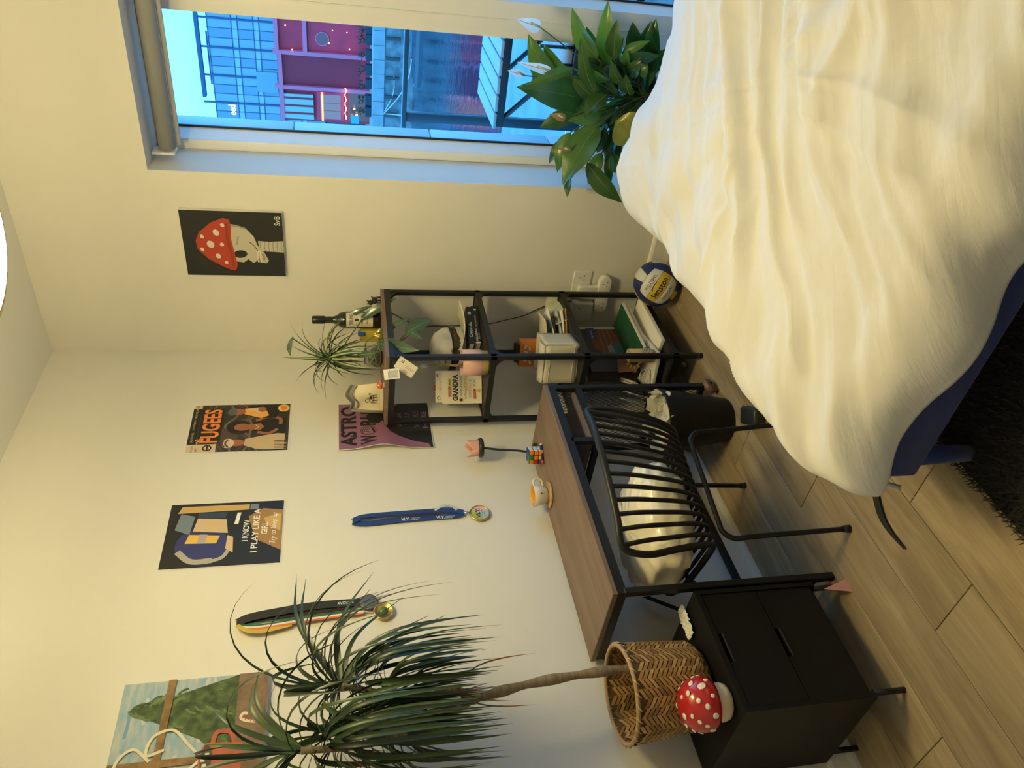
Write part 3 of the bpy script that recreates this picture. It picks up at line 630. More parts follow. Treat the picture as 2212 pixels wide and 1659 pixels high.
for z0, z1 in ((.622, .703), (.272, .598), (.08, .25)): tag(mesh_panel(DX1 - .014, DY0 + .024, DY1 - .024, z0, z1).build('mesh_panel', black_metal, t, fix=False), kind='stuff')

# ------------------------------------------------------------------ shelf unit
SX0, SX1, SY0, SY1 = -.588, -.078, -.3965, -.0365
LV = [.135, .535, .935]
t = thing('shelf_unit', 'tall open shelf unit with black steel frame and pine top in the corner', 'shelf unit', ((SX0 + SX1)/2, (SY0 + SY1)/2, 0))
for x_ in (SX0 + .0115, SX1 - .0115):
    for y_ in (SY0 + .0115, SY1 - .0115):
        MB().rng((x_ - .0105, y_ - .0105, .025), (x_ + .0105, y_ + .0105, 1.325)).build('post', black_metal, t, bevel=.003, seg=2)
        MB().cyl((x_, y_, 0), (x_, y_, .03), .0115, n=12).build('foot', M('black rubber', (.01, .01, .01), .7), t)
MB().rng((SX0, SY0, 1.345), (SX1, SY1, 1.36)).build('top_board', PINE, t, bevel=.001, seg=1)
def ring(z0, z1, w_=.02):
    mb = MB(); mb.rng((SX0 + .001, SY0 + .001, z0), (SX1 - .001, SY0 + w_, z1)); mb.rng((SX0 + .001, SY1 - w_, z0), (SX1 - .001, SY1 - .001, z1)); mb.rng((SX0 + .001, SY0 + w_, z0), (SX0 + w_, SY1 - w_, z1)); mb.rng((SX1 - w_, SY0 + w_, z0), (SX1 - .001, SY1 - w_, z1)); return mb
ring(1.320, 1.344).build('top_frame', black_metal, t)
SHM = M('black shelf mesh', (.022, .022, .023), .5, bump=.8, bs=900)
for z in LV:
    ring(z - .024, z).build('shelf_frame', black_metal, t)
    MB().rng((SX0 + .02, SY0 + .02, z - .006), (SX1 - .02, SY1 - .02, z - .003)).build('shelf_plate', SHM, t)
def gusset(cx, cy, z, dx, dy, sg, big=.05):
    """curved corner plate lying in the plane along (dx,dy), below (sg=-1) or above (sg=1) the rail"""
    mb = MB(); pts = [V((cx, cy, z))]
    for i in range(7):
        a = R(90)*i/6; pts.append(V((cx + dx*big*(1 - math.sin(a)), cy + dy*big*(1 - math.sin(a)), z + sg*big*(1 - math.cos(a)))))
    n = V((dy, -dx, 0)).normalized()*.003
    mb.prism([q - n*.5 for q in pts], n); return mb
for z, sgs in ((1.320, (-1,)), (.911, (-1,)), (.511, (-1,)), (.111, (-1,))):
    for cx, sx in ((SX0 + .021, 1), (SX1 - .021, -1)):
        for cy, sy in ((SY0 + .006, 1), (SY1 - .006, -1)):
            for s_ in sgs:
                bg = .062 if z > 1.2 else .05
                gusset(cx, cy, z, sx, 0, s_, bg).build('gusset', black_metal, t)
                gusset(cx - sx*.015, cy + sy*.015, z, 0, sy, s_, bg).build('gusset', black_metal, t)

# ------------------------------------------------------------------ desk chair
CB = V((-1.502, -.60, 0)); ca = R(12); FW = V((math.sin(ca), math.cos(ca), 0)); LT = V((math.cos(ca), -math.sin(ca), 0))
t = thing('desk_chair', 'black metal rod chair with slatted back tucked under the desk', 'chair', CB, -ca)
prof = bez([(-.105, .79), (-.088, .70), (-.055, .58), (-.02, .495), (.035, .447), (.10, .432), (.22, .428), (.36, .436), (.47, .452)], 5) if False else None
PRF = [(-.115, .785), (-.098, .71), (-.070, .62), (-.040, .54), (.0, .475), (.05, .442), (.12, .430), (.24, .428), (.36, .436), (.46, .450)]
def chp(lat, f, z): return CB + LT*lat + FW*f + V((0, 0, z))
def slat_path(tl):
    """rod at lateral fraction tl in [-1,1]"""
    pts = []
    for i, (f, z) in enumerate(PRF):
        k = i/(len(PRF) - 1); half = .262 - .052*min(1, k*2) + (.034*(1 - min(1, k*1.5)) if tl < 0 else 0)
        curve = (.070*tl*tl)*(1 - min(1, k*1.6)); drop = -.016*tl*tl*(1 - min(1, k*2)) 
        pts.append((tl*half, f + curve, z + drop))
    return pts
def smooth3(pts, n=4): return bez([chp(*q) for q in pts], n)
for i in range(13):
    tl = -.84 + 1.68*i/12
    MB().tube(smooth3(slat_path(tl)), .0070, 8).build('slat', black_metal, t)
ed = .97; L_ = slat_path(-ed); R_ = slat_path(ed); top = [slat_path(v)[0] for v in (-.86, -.6, -.3, 0, .3, .6, .86)]; bot = [slat_path(v)[-1] for v in (.82, .4, 0, -.4, -.82)]
loop = top + R_[1:-1] + bot + L_[1:-1][::-1]
pp = [chp(*q) for q in loop]; n_ = len(pp); sm = []
for i in range(n_):
    a, b, c, d = pp[i - 1], pp[i], pp[(i + 1) % n_], pp[(i + 2) % n_]
    for k in range(4):
        u_ = k/4; sm.append(.5*((2*b) + (c - a)*u_ + (2*a - 5*b + 4*c - d)*u_*u_ + (3*b - a - 3*c + d)*u_**3))
MB().tube(sm, .0105, 10, closed=True).build('hoop_frame', black_metal, t)
def uleg(f0, ff, wl, wf, zz=.405):
    """bent tube leg pair: top bar under the seat, both ends bent down to the floor"""
    pts = [(-wf, ff, .006), (-(wl + (wf - wl)*.25), f0 + (ff - f0)*.25, zz*.75), (-(wl + .003), f0 + (ff - f0)*.06, zz - .035), (-(wl - .022), f0, zz - .004), (-(wl - .06), f0, zz)]
    pts = pts + [(0, f0, zz)] + [(-a, b, c) for a, b, c in pts[::-1]]
    return MB().tube(smooth3(pts, 5), .0085, 10)
uleg(.04, .005, .195, .205).build('rear_legs', black_metal, t); uleg(.36, .46, .195, .235).build('front_legs', black_metal, t)
for l_, f_ in ((-.205, .005), (.205, .005), (-.235, .46), (.235, .46)): MB().cyl(chp(l_, f_, 0), chp(l_, f_, .022), .0125, .011, 12).build('foot_cap', M('black rubber', (.01, .01, .01), .7), t)
# clear-bagged cushion lying on the seat
def bagf(c, d, seed):
    def f(u, v):
        th = PI*v; ph = 2*PI*u; q = V((math.sin(th)*math.cos(ph), math.sin(th)*math.sin(ph), math.cos(th)))
        q = V([math.copysign(abs(x)**.75, x) for x in q]); k = 1 + .10*noise.noise(q*2.2 + V((seed, 0, 0))) + .07*abs(noise.noise(V((ph*2.5, th*1.2, seed))))
        k += .055*math.sin(ph*13 + 3*noise.noise(q*3))*math.sin(th) + .06*abs(noise.noise(q*5 + V((9, 0, 0))))
        return q, k
    return f
mb = MB(); fb_ = bagf(None, None, 3)
def seatbag(u, v):
    q, k = fb_(u, v); c = CB + LT*-.035 + FW*.255 + V((0, 0, .435 + .088))
    p_ = c + LT*(q.x*.185*k) + FW*(q.y*.195*k) + V((0, 0, q.z*.092*k)); p_.z = max(p_.z, .4385); return p_
mb.grid(seatbag, 56, 30)
o = mb.build('cushion_bag', M('cream bagged cushion', (.80, .74, .58), .28, spec=.6, coat=.5, bump=.6, bs=34), None); tag(o, 'cream cushion in a clear crinkled bag on the chair seat', 'cushion')

# ------------------------------------------------------------------ black drawer cabinet
BCAB = M('black cabinet lacquer', (.0045, .0042, .0038), .55, bump=.05, bs=300, spec=.3)
KX0, KX1, KY0, KY1 = -2.155, -1.768, -.388, -.012
t = thing('drawer_cabinet', 'low black two drawer cabinet on thin legs beside the desk', 'cabinet', ((KX0 + KX1)/2, (KY0 + KY1)/2, 0))
cb = MB(); cb.rng((KX0, KY0, .484), (KX1, KY1, .5)); cb.rng((KX0, KY0, .10), (KX0 + .014, KY1, .484)); cb.rng((KX1 - .014, KY0, .10), (KX1, KY1, .484)); cb.rng((KX0 + .014, KY0 + .02, .10), (KX1 - .014, KY1, .114)); cb.rng((KX0 + .014, KY1 - .01, .114), (KX1 - .014, KY1, .484))
cb.build('body', BCAB, t)
for z0, z1 in ((.1165, .2985), (.3015, .4815)):
    xm = (KX0 + KX1)/2; dr = MB(); a, b = KX0 + .0165, KX1 - .0165; hw = .045
    dr.rng((a, KY0 + .004, z0), (b, KY0 + .018, z1 - .012)); dr.rng((a, KY0 + .004, z1 - .012), (xm - hw, KY0 + .018, z1)); dr.rng((xm + hw, KY0 + .004, z1 - .012), (b, KY0 + .018, z1)); dr.rng((a, KY0 + .018, z0), (b, KY0 + .03, z1 - .03))
    d_ = dr.build('drawer', BCAB, t); MB().rng((xm - hw, KY0 + .001, z1 - .0145), (xm + hw, KY0 + .007, z1 - .0120)).build('handle', M('dark handle edge', (.05, .048, .042), .4), d_)
for x_ in (KX0 + .018, KX1 - .018):
    for y_ in (KY0 + .012, KY1 - .03): MB().cyl((x_, y_, 0), (x_, y_, .10), .0085, n=14).build('leg', black_metal, t)
# ------------------------------------------------------------------ posters and canvases
def pm_(name, c, rough=.5): return M('print ' + name, c, rough)
PAPER = pm_('paper white', (.75, .73, .68))
def sheet_thing(name, label, cat, org, right, up, w_, h_, thick=.0006, curl=None, edge=PAPER, nu=1, nv=1):
    t = thing(name, label, cat, org); s = Sheet(org, right, up, curl); mb = MB(); n = s.n
    def f(k):
        return lambda u, v: s.p(u*w_, v*h_, 0) + n*k
    if curl or nu > 1:
        mb.grid(f(0), nu, nv, smooth=True); mb.grid(f(-thick), nu, nv, smooth=True)
    else: mb.prism([s.p(0, 0, 0), s.p(w_, 0, 0), s.p(w_, h_, 0), s.p(0, h_, 0)], -n*thick)
    mb.build('sheet', edge, t); return t, s
RA, RB, UP = V((1, 0, 0)), V((0, -1, 0)), V((0, 0, 1))
# 1. comic style band poster
t, s = sheet_thing('poster', 'brown comic style poster with orange title and three figures', 'poster', (-.690, -.0015, 1.746), RA, UP, .302, .402)
C = [pm_('umber', (.035, .028, .024)), pm_('black', (.010, .010, .010)), pm_('taupe', (.16, .12, .095)), pm_('brown', (.085, .055, .042)), pm_('orange', (.80, .24, .05)), pm_('amber', (.82, .40, .10)), pm_('cream', (.66, .52, .36)), pm_('skin a', (.33, .12, .06)), pm_('sand', (.56, .42, .25)), pm_('slate', (.10, .12, .13)), pm_('yellow', (.80, .55, .12)), pm_('plum', (.10, .04, .06))]
W_, H_ = .302, .402; m = .006
s.rect(m, m, W_ - m, H_ - m, 0)
for i in range(9):
    y0 = .10 + i*.026; s.line([(m, y0), (.08, y0 + .035*math.sin(i*1.3)), (.16, y0 + .03), (.23, y0 + .05*math.sin(i + 1)), (W_ - m, y0 + .02)], .009, 2 if i % 2 else 3)
s.ell(.10, .245, .055, .040, 3); s.rect(m, H_ - .038, W_ - m, H_ - m, 1)
for k, tx in enumerate(('LAURYN HILL', 'WYCLEF JEAN', 'PRAS MICHEL')): s.text(tx, .062 + k*.076, H_ - .026, .062, .009, 6)
s.rect(m, H_ - .118, .052, H_ - m, 6); s.text('No. 001', .010, H_ - .032, .034, .009, 1); s.text('APR', .010, H_ - .050, .022, .010, 1); s.ell(.030, H_ - .085, .018, .018, 1); s.ell(.030, H_ - .085, .012, .012, 6); s.rect(.018, H_ - .089, .042, H_ - .082, 1)
s.rect(W_ - .030, H_ - .040, W_ - m, H_ - m, 6); s.text('90', W_ - .026, H_ - .028, .016, .012, 1)
s.rect(.056, H_ - .130, W_ - .030, H_ - .043, 1); s.text('FUGEES', .062, H_ - .122, .205, .070, 4, .03); s.text('THE', .058, H_ - .060, .030, .018, 5, .02, rot=.3)
s.rect(.062, H_ - .092, .267, H_ - .0915, 5)
# left figure
s.poly([(.010, .020), (.115, .020), (.100, .090), (.078, .175), (.040, .178), (.014, .120)], 8); s.ell(.056, .206, .020, .030, 7); s.ell(.054, .240, .028, .024, 6); s.line([(.030, .236), (.052, .250), (.078, .240)], .007, 11); s.line([(.034, .252), (.052, .262), (.072, .256)], .006, 11)
# middle figure
s.poly([(.105, .018), (.205, .018), (.195, .110), (.178, .150), (.125, .150), (.112, .100)], 1); s.ell(.150, .205, .042, .048, 1); s.ell(.150, .192, .022, .033, 7); s.poly([(.135, .165), (.165, .165), (.172, .120), (.150, .105), (.130, .120)], 7)
s.line([(.190, .140), (.212, .090), (.200, .045), (.165, .040)], .015, 7); s.line([(.118, .130), (.110, .085), (.135, .050)], .014, 7); s.line([(.137, .140), (.150, .128), (.163, .140)], .003, 10)
# right figure
s.poly([(.205, .060), (.288, .040), (.290, .170), (.262, .195), (.225, .185), (.205, .130)], 1); s.poly([(.205, .120), (.232, .190), (.268, .190), (.278, .120), (.250, .100), (.222, .090)], 5); s.poly([(.240, .130), (.262, .186), (.268, .140), (.258, .105)], 6)
s.ell(.248, .216, .020, .030, 7); s.ell(.248, .240, .024, .018, 9); s.ell(.262, .120, .017, .017, 7)
s.ell(W_ - .034, .032, .024, .024, 10, n=14); s.ell(W_ - .034, .032, .016, .014, 4)
for k in range(14): s.rect(.010 + k*.0042, .010, .010 + k*.0042 + (.0012 if k % 3 else .0025), .060, 6 if k % 2 else 1)
s.build('print', C, t)
# 2. volleyball slogan poster (plain stand-in for the portrait)
t, s = sheet_thing('poster', 'dark poster with a blue and yellow volleyball and white slogan', 'poster', (-1.257, -.0015, 1.748), RA, UP, .300, .402)
C = [pm_('night', (.012, .012, .010)), pm_('ball blue', (.03, .035, .16)), pm_('ball yellow', (.72, .46, .08)), pm_('ball grey', (.40, .37, .33)), pm_('slate blue', (.16, .21, .27)), pm_('buff', (.62, .45, .27)), pm_('ochre', (.34, .19, .05)), pm_('white', (.82, .80, .74)), pm_('gold', (.55, .36, .12)), pm_('navy shade', (.03, .05, .09))]
W_, H_ = .300, .402
s.rect(.003, .003, W_ - .003, H_ - .003, 0)
s.poly([(.06, .004), (.250, .004), (.262, .075), (.225, .125), (.170, .110), (.110, .085)], 6); s.poly([(.150, .010), (.235, .010), (.215, .070), (.180, .060)], 8)
s.ell(.095, .270, .082, .092, 1, -.35); s.line([(.030, .230), (.030, .300), (.075, .350)], .022, 3); s.poly([(.105, .225), (.140, .215), (.150, .320), (.110, .330)], 2); s.poly([(.108, .262), (.147, .258), (.149, .285), (.109, .290)], 3); s.line([(.022, .250), (.040, .200), (.075, .180)], .014, 3)
s.poly([(.150, .190), (.215, .200), (.225, .300), (.165, .310)], 5); s.poly([(.150, .320), (.235, .310), (.250, .360), (.175, .372)], 4); s.poly([(.252, .372), (.284, .360), (.284, .125), (.258, .125)], 8); s.rect(.258, .092, .284, .122, 4); s.poly([(.190, .172), (.245, .165), (.245, .152), (.190, .158)], 7)
s.poly([(.225, .300), (.252, .300), (.250, .200), (.222, .205)], 9)
s.poly([(.060, .165), (.130, .170), (.140, .190), (.080, .192)], 5)
s.text('I KNOW', .108, .118, .100, .022, 7, .015); s.text('I PLAY LIKE A', .055, .085, .205, .022, 7, .015); s.text('GIRL', .135, .054, .058, .022, 7, .015); s.text('Try to keep up', .092, .018, .145, .026, 7, .0, .35)
s.build('print', C, t)
# 3. purple poster with a lifted corner
def curlA(u, v): return .028*max(0, 1 - u/.20)**1.6*math.exp(-((v - .215)/.085)**2) + .003*max(0, 1 - u/.1)
t, s = sheet_thing('poster', 'purple and black poster with a curling left edge behind the shelf', 'poster', (-.702, -.003, 1.156), RA, UP, .298, .396, curl=curlA, nu=14, nv=18)
C = [pm_('purple', (.27, .115, .21)), pm_('ink', (.012, .012, .011)), pm_('lilac', (.30, .14, .24)), pm_('dim violet', (.20, .12, .18))]
g = MB(); g.grid(lambda u, v: s.p(.004 + u*.290, .004 + v*.388, 1), 14, 18); s.mb.add(g.v, g.f, 0, True); s.k = 2
HY = lambda u: .150 + .0*u
for i in range(24):   # dark mound in strips so that it follows the paper
    u0, u1 = .004 + i*.01208, .004 + (i + 1)*.01208
    def top_(u):
        x = (u - .004)/.29; T = ((0, .02), (.09, .05), (.13, .19), (.25, .365), (.35, .45), (.55, .51), (.7, .53), (.85, .47), (.9, .42), (.96, .36), (1.01, .3))
        k_ = [i for i in range(10) if T[i][0] <= x <= T[i + 1][0]][0]; return .004 + .388*(T[k_][1] + (T[k_ + 1][1] - T[k_][1])*(x - T[k_][0])/(T[k_ + 1][0] - T[k_][0]))
    nst = 6
    for j in range(nst):
        s.poly([(u0, .004 + (top_(u0) - .004)*j/nst), (u1, .004 + (top_(u1) - .004)*j/nst), (u1, .004 + (top_(u1) - .004)*(j + 1)/nst), (u0, .004 + (top_(u0) - .004)*(j + 1)/nst)], 1); s.k = 2
s.ell(.205, .238, .042, .036, 1); s.k = 5
s.text('ASTRO', .020, .318, .258, .066, 1, .035); s.k = 9; s.text('W', .020, .236, .062, .066, 1, .035); s.k = 3; s.text('RLD', .150, .236, .128, .066, 1, .035)
for k in range(4):
    s.k = 5 + k*.6; s.ell(.115, .269, .031 - k*.007, .033 - k*.0075, 1); s.k += .3; s.ell(.115, .269, .028 - k*.007, .030 - k*.0075, 2)
s.k = 3.2
for tx, u0, v0, wd in (('WISH', .135, .122, .095), ('YOU', .145, .088, .080), ('WERE', .132, .050, .110), ('HERE', .125, .014, .115)): s.text(tx, u0, v0, wd, .024, 3, .01, .1)
s.build('print', C, t)
# 4. canvas with skull and red toadstool cap on the right wall
CD = .018
def canvas(label, org, right, w_, h_):
    t = thing('canvas_painting', label, 'painting', org); s = Sheet(V(org), right, UP); n = s.n
    MB().prism([s.o, s.o + s.r*w_, s.o + s.r*w_ + s.u*h_, s.o + s.u*h_], n*CD).build('stretched_canvas', pm_('canvas edge', (.72, .70, .62), .8), t, bevel=.002)
    s.o = s.o + n*(CD + .0003); return t, s
t, s = canvas('black canvas painted with a skull in a red toadstool cap', (-.0005, -.417, 1.765), RB, .304, .403)
C = [pm_('canvas black', (.014, .015, .016), .7), pm_('cap red', (.42, .045, .020), .6), pm_('bone', (.50, .46, .38), .7), pm_('bone shade', (.30, .28, .24), .7), pm_('spot cream', (.66, .61, .50), .7), pm_('tooth', (.70, .66, .56), .6), pm_('gold', (.5, .32, .05), .5), pm_('cap dark', (.28, .03, .018), .6)]
W_, H_ = .304, .403
s.rect(.001, .001, W_ - .001, H_ - .001, 0)
s.poly([(.118, .002), (.172, .002), (.168, .060), (.170, .105), (.122, .100), (.120, .050)], 2)
for k in range(6): s.line([(.121, .010 + k*.017), (.145, .012 + k*.017), (.168, .009 + k*.017)], .004, 3)
s.poly([(.070, .195), (.066, .170), (.082, .150), (.064, .130), (.078, .110), (.066, .100), (.064, .076), (.076, .066), (.110, .080), (.150, .108), (.190, .120), (.222, .145), (.242, .185), (.246, .215), (.070, .215)], 2)
s.line([(.225, .150), (.236, .180), (.238, .205)], .008, 3); s.line([(.150, .190), (.190, .182)], .006, 3); s.line([(.080, .085), (.098, .086), (.110, .092)], .010, 3)
s.ell(.106, .180, .018, .028, 0, .15); s.ell(.104, .178, .012, .020, 7, .15) if False else None
s.line([(.068, .104), (.115, .108), (.145, .120), (.165, .140)], .003, 0)
for k in range(8): s.ell(.071 + k*.0068, .1085, .0034, .0042, 6 if k == 1 else 5, n=8); s.ell(.073 + k*.0066, .0985, .0032, .0040, 5, n=8)
s.poly([(.026, .205), (.055, .195), (.110, .203), (.180, .212), (.235, .206), (.266, .212), (.272, .235), (.250, .285), (.205, .335), (.165, .352), (.125, .348), (.080, .310), (.045, .255), (.028, .222)], 1)
s.line([(.045, .212), (.110, .216), (.180, .226), (.250, .222)], .012, 7)
for u_, v_, a_, b_ in ((.150, .295, .017, .014), (.095, .270, .012, .010), (.205, .268, .015, .012), (.125, .330, .010, .007), (.185, .325, .009, .007), (.065, .240, .008, .007), (.240, .240, .009, .008), (.150, .250, .009, .008)): s.ell(u_, v_, a_, b_, 4, .4)
s.text('SvB', .245, .010, .042, .024, 5, .01)
s.build('print', C, t)
# 5. winter window painting with steaming mug on the left wall
t, s = canvas('colourful painting of fir trees and a steaming red mug by the tall plant', (-2.185, -.0005, 1.758), RA, .503, .407)
C = [M('paint sky blue', (.24, .38, .52), .7, c2=(.46, .50, .50), vs=14, stretch=(1, 1, 4)), pm_('sky pale', (.52, .55, .54), .7), M('paint fir', (.035, .06, .025), .8, c2=(.10, .15, .06), vs=40), pm_('fir light', (.14, .20, .085), .8), M('paint bar', (.22, .13, .05), .7, var=.3, vs=30), M('paint sill', (.24, .16, .11), .8, c2=(.17, .11, .075), vs=25), M('paint mug', (.42, .07, .02), .5, c2=(.30, .05, .015), vs=30), pm_('choc', (.05, .035, .025), .6), pm_('steam', (.72, .66, .50), .8), pm_('cane red', (.5, .05, .04), .5), pm_('sky deep', (.17, .30, .46), .7)]
W_, H_ = .503, .407
s.rect(.001, .001, W_ - .001, H_ - .001, 0)
q = random.Random(9)
for k in range(26):
    u_ = q.uniform(.02, .48); v_ = q.uniform(.14, .40); s.line([(u_ - .04, v_), (u_, v_ + q.uniform(-.01, .01)), (min(.5, u_ + .04), v_)], .009, q.choice((1, 10, 1))); 
def fir(uc, vb, vt, half, dark, light):
    n = 9; s.poly([(uc - half, vb), (min(.502, uc + half), vb), (uc, vt)], dark)
    for k in range(n*6):
        f = q.random(); v_ = vb + (vt - vb)*f; hw = half*(1 - f); u_ = uc + q.uniform(-1, 1)*hw; d = math.copysign(1, u_ - uc)
        if u_ + d*.02 > .50: continue
        s.line([(u_, v_), (u_ + d*.012, v_ - .012), (u_ + d*.016, v_ - .028)], .006, light if q.random() < .45 else dark)
fir(.415, .085, .385, .15, 2, 3); fir(.135, .085, .21, .15, 2, 3)
s.rect(.001, .001, W_ - .001, .085, 5)
for k in range(12): u_ = q.uniform(.02, .44); s.line([(u_, q.uniform(.01, .07)), (u_ + .05, q.uniform(.01, .07))], .006, 4 if k % 2 else 5)
s.poly([(.243, .140), (.262, .140), (.264, .404), (.240, .404)], 4); s.poly([(.001, .285), (.25, .272), (.502, .262), (.502, .284), (.25, .292), (.001, .306)], 4)
for pts in (((.250, .160), (.300, .205), (.345, .250), (.330, .300), (.280, .310), (.290, .265)), ((.252, .165), (.210, .215), (.170, .262), (.190, .300)), ((.262, .300), (.300, .345), (.275, .380), (.230, .385), (.200, .350)), ((.200, .262), (.160, .300), (.180, .350))): s.line(pts, .008, 8)
s.poly([(.200, .150), (.296, .150), (.290, .060), (.212, .058)], 6); s.ell(.248, .152, .049, .020, 6); s.ell(.248, .152, .044, .015, 7); s.line([(.292, .140), (.325, .130), (.322, .095), (.290, .080)], .013, 6)
for u_, v_ in ((.232, .155), (.262, .150), (.250, .160)): s.rect(u_ - .006, v_ - .005, u_ + .006, v_ + .006, 8)
cane = [(.345, .030), (.352, .058), (.362, .070), (.374, .064), (.372, .052)]
s.line(cane, .009, 8)
for k in range(5): s.line([(.342 + k*.004, .034 + k*.008), (.352 + k*.004, .032 + k*.008)], .003, 9)
s.build('print', C, t)

# ------------------------------------------------------------------ lanyards and medals on the left wall
STEEL = M('steel', (.55, .55, .55), .3, 1.)
def ribbon(path, wd, nrm, mb, mi=0, thick=.0012):
    """flat strap following path, width across in the wall plane"""
    q = bez(path, 6); vs = []; fs = []; n = V(nrm)
    for i in range(len(q)):
        tg = (q[min(i + 1, len(q) - 1)] - q[max(i - 1, 0)]).normalized(); a = tg.cross(n).normalized()*wd/2
        vs += [q[i] - a, q[i] + a, q[i] + a + n*thick, q[i] - a + n*thick]
    for i in range(len(q) - 1):
        for k in range(4): fs.append((4*i + k, 4*i + (k + 1) % 4, 4*i + 4 + (k + 1) % 4, 4*i + 4 + k))
    mb.add(vs, fs, mi, False); return mb
NB = V((0, -1, 0))
def nail(t, x, z):
    MB().cyl((x, 0, z), (x, -.028, z + .003), .0022, n=8).build('hook', STEEL, t)
LBLUE = M('royal blue strap', (.012, .045, .20), .7); WPR = pm_('strap white', (.75, .78, .82)); LBD = M('strap shade', (.008, .02, .09), .7)
t = thing('medal_lanyard', 'blue lanyard with a colourful round medal on the wall above the desk', 'lanyard', (-1.085, -.005, 1.505))
nail(t, -1.092, 1.497)
ribbon([(-1.092, -.014, 1.500), (-1.074, -.014, 1.455), (-1.066, -.012, 1.35), (-1.060, -.010, 1.22), (-1.060, -.012, 1.135), (-1.075, -.012, 1.082)], .024, NB, MB()).build('strap', LBLUE, t)
ribbon([(-1.094, -.008, 1.500), (-1.102, -.008, 1.45), (-1.094, -.008, 1.33), (-1.088, -.007, 1.20), (-1.086, -.008, 1.12), (-1.078, -.010, 1.080)], .024, NB, MB()).build('strap', LBLUE, t)
ribbon([(-1.082, -.016, 1.47), (-1.078, -.016, 1.33), (-1.073, -.016, 1.16)], .006, NB, MB()).build('fold', LBD, t)
ribbon([(-1.058, -.013, 1.19), (-1.036, -.014, 1.155), (-1.040, -.014, 1.125), (-1.062, -.013, 1.105)], .010, NB, MB()).build('loop', M('strap edge white', (.55, .57, .6), .6), t)
for z0 in (1.262, 1.13):
    s = Sheet((-1.100, -.0098, z0 + .058), (0, 0, -1), (1, 0, 0)); s.n = NB
    s.text('VLY.', 0, .0, .032, .015, 0, .03); s.text('volleyball', .036, .008, .034, .006, 0); s.text('ireland', .036, .001, .026, .006, 0); s.build('lettering', [WPR], t)
MB().tube([(-1.076, -.011, 1.082), (-1.078, -.014, 1.068), (-1.078, -.012, 1.055)], .0035, 8).build('clip', STEEL, t)
MB().tube(bez([(-1.078, -.012, 1.058), (-1.060, -.012, 1.050), (-1.058, -.011, 1.036)], 5), .0018, 6).build('ring', STEEL, t)
mc = V((-1.080, -.008, 1.018)); rot = Matrix.Rotation(PI/2, 3, 'X')
GOLD = M('gold medal metal', (.60, .42, .14), .35, 1.)
md_ = MB().lathe([(.001, -.003), (.038, -.003), (.040, 0), (.038, .004), (.0345, .004), (.034, .0025), (.001, .0025)], 36, mc, rot=rot).build('medal', GOLD, t)
s = Sheet(mc + V((0, -.0026, 0)), RA, UP); MC_ = [pm_('medal lime', (.42, .50, .06)), pm_('medal pink', (.75, .42, .40)), pm_('medal sky', (.35, .52, .60)), pm_('medal navy', (.015, .02, .13))]
for k, (a0, a1) in enumerate(((60, 200), (-60, 60), (200, 300))): s.poly([(0, 0)] + [(.0335*math.cos(R(a0 + (a1 - a0)*i/16)), .0335*math.sin(R(a0 + (a1 - a0)*i/16))) for i in range(17)], (0, 1, 2)[k])
s.text('VLY.', -.026, -.002, .050, .018, 3, .04); s.text('volleyball', -.020, -.012, .036, .006, 3); s.text('ireland', -.020, -.020, .028, .006, 3); s.build('medal_print', MC_, md_)
# black lanyard + tricolour ribbon share a hook
STB = M('black strap', (.016, .016, .015), .7)
t = thing('black_lanyard', 'black lanyard with a dull grey medal above the tall plant', 'lanyard', (-1.49, -.005, 1.88))
nail(t, -1.497, 1.868)
ribbon([(-1.500, -.018, 1.870), (-1.482, -.018, 1.83), (-1.466, -.016, 1.74), (-1.452, -.014, 1.62), (-1.450, -.012, 1.478)], .029, NB, MB()).build('strap', STB, t)
ribbon([(-1.497, -.010, 1.872), (-1.480, -.009, 1.80), (-1.470, -.008, 1.68), (-1.455, -.008, 1.50)], .026, NB, MB()).build('strap', STB, t)
s = Sheet((-1.457, -.0145, 1.555), (.03, 0, -1), (1, 0, .03)); s.n = NB; s.text('AVOLON', 0, 0, .052, .012, 0, .01); s.build('lettering', [WPR], t)
mc = V((-1.452, -.010, 1.452)); MB().lathe([(.001, -.003), (.030, -.003), (.032, 0), (.030, .004), (.026, .0045), (.001, .003)], 22, mc, rot=rot).build('medal', M('pewter', (.16, .16, .15), .5, .8, bump=.6, bs=160), t)
t = thing('ribbon_medal', 'orange white and green ribbon with a gold medal beside the black lanyard', 'medal', (-1.51, -.005, 1.87))
TC = [M('ribbon orange', (.62, .16, .04), .6), M('ribbon white', (.74, .70, .60), .6), M('ribbon green', (.03, .10, .035), .6)]
for dx, pth in ((0, [(-1.512, -.012, 1.862), (-1.506, -.011, 1.78), (-1.494, -.010, 1.62), (-1.486, -.010, 1.47)]), (1, [(-1.516, -.020, 1.862), (-1.520, -.018, 1.80), (-1.502, -.014, 1.64), (-1.488, -.012, 1.47)])):
    rb = MB()
    for k in range(3): ribbon([V(q) + V(((k - 1)*.0065, 0, 0)) for q in pth], .0065, NB, rb, k, .001)
    rb.build('ribbon', TC, t)
ribbon([(-1.512, -.022, 1.868), (-1.535, -.022, 1.83), (-1.536, -.018, 1.78), (-1.518, -.014, 1.70)], .014, NB, MB()).build('ribbon_tail', M('yellow ribbon', (.55, .38, .04), .5), t)
MB().tube([(-1.488, -.011, 1.472), (-1.490, -.012, 1.44)], .002, 6).build('chain', STEEL, t)
mc = V((-1.492, -.012, 1.405)); MB().lathe([(.001, -.003), (.033, -.003), (.035, 0), (.033, .004), (.029, .004), (.028, .002), (.001, .002)], 30, mc, rot=rot).build('medal', GOLD, t)
MB().lathe([(.001, .003), (.014, .003), (.014, .005), (.001, .006)], 20, mc, rot=rot).build('medal_centre', M('medal green enamel', (.12, .18, .04), .3), t)

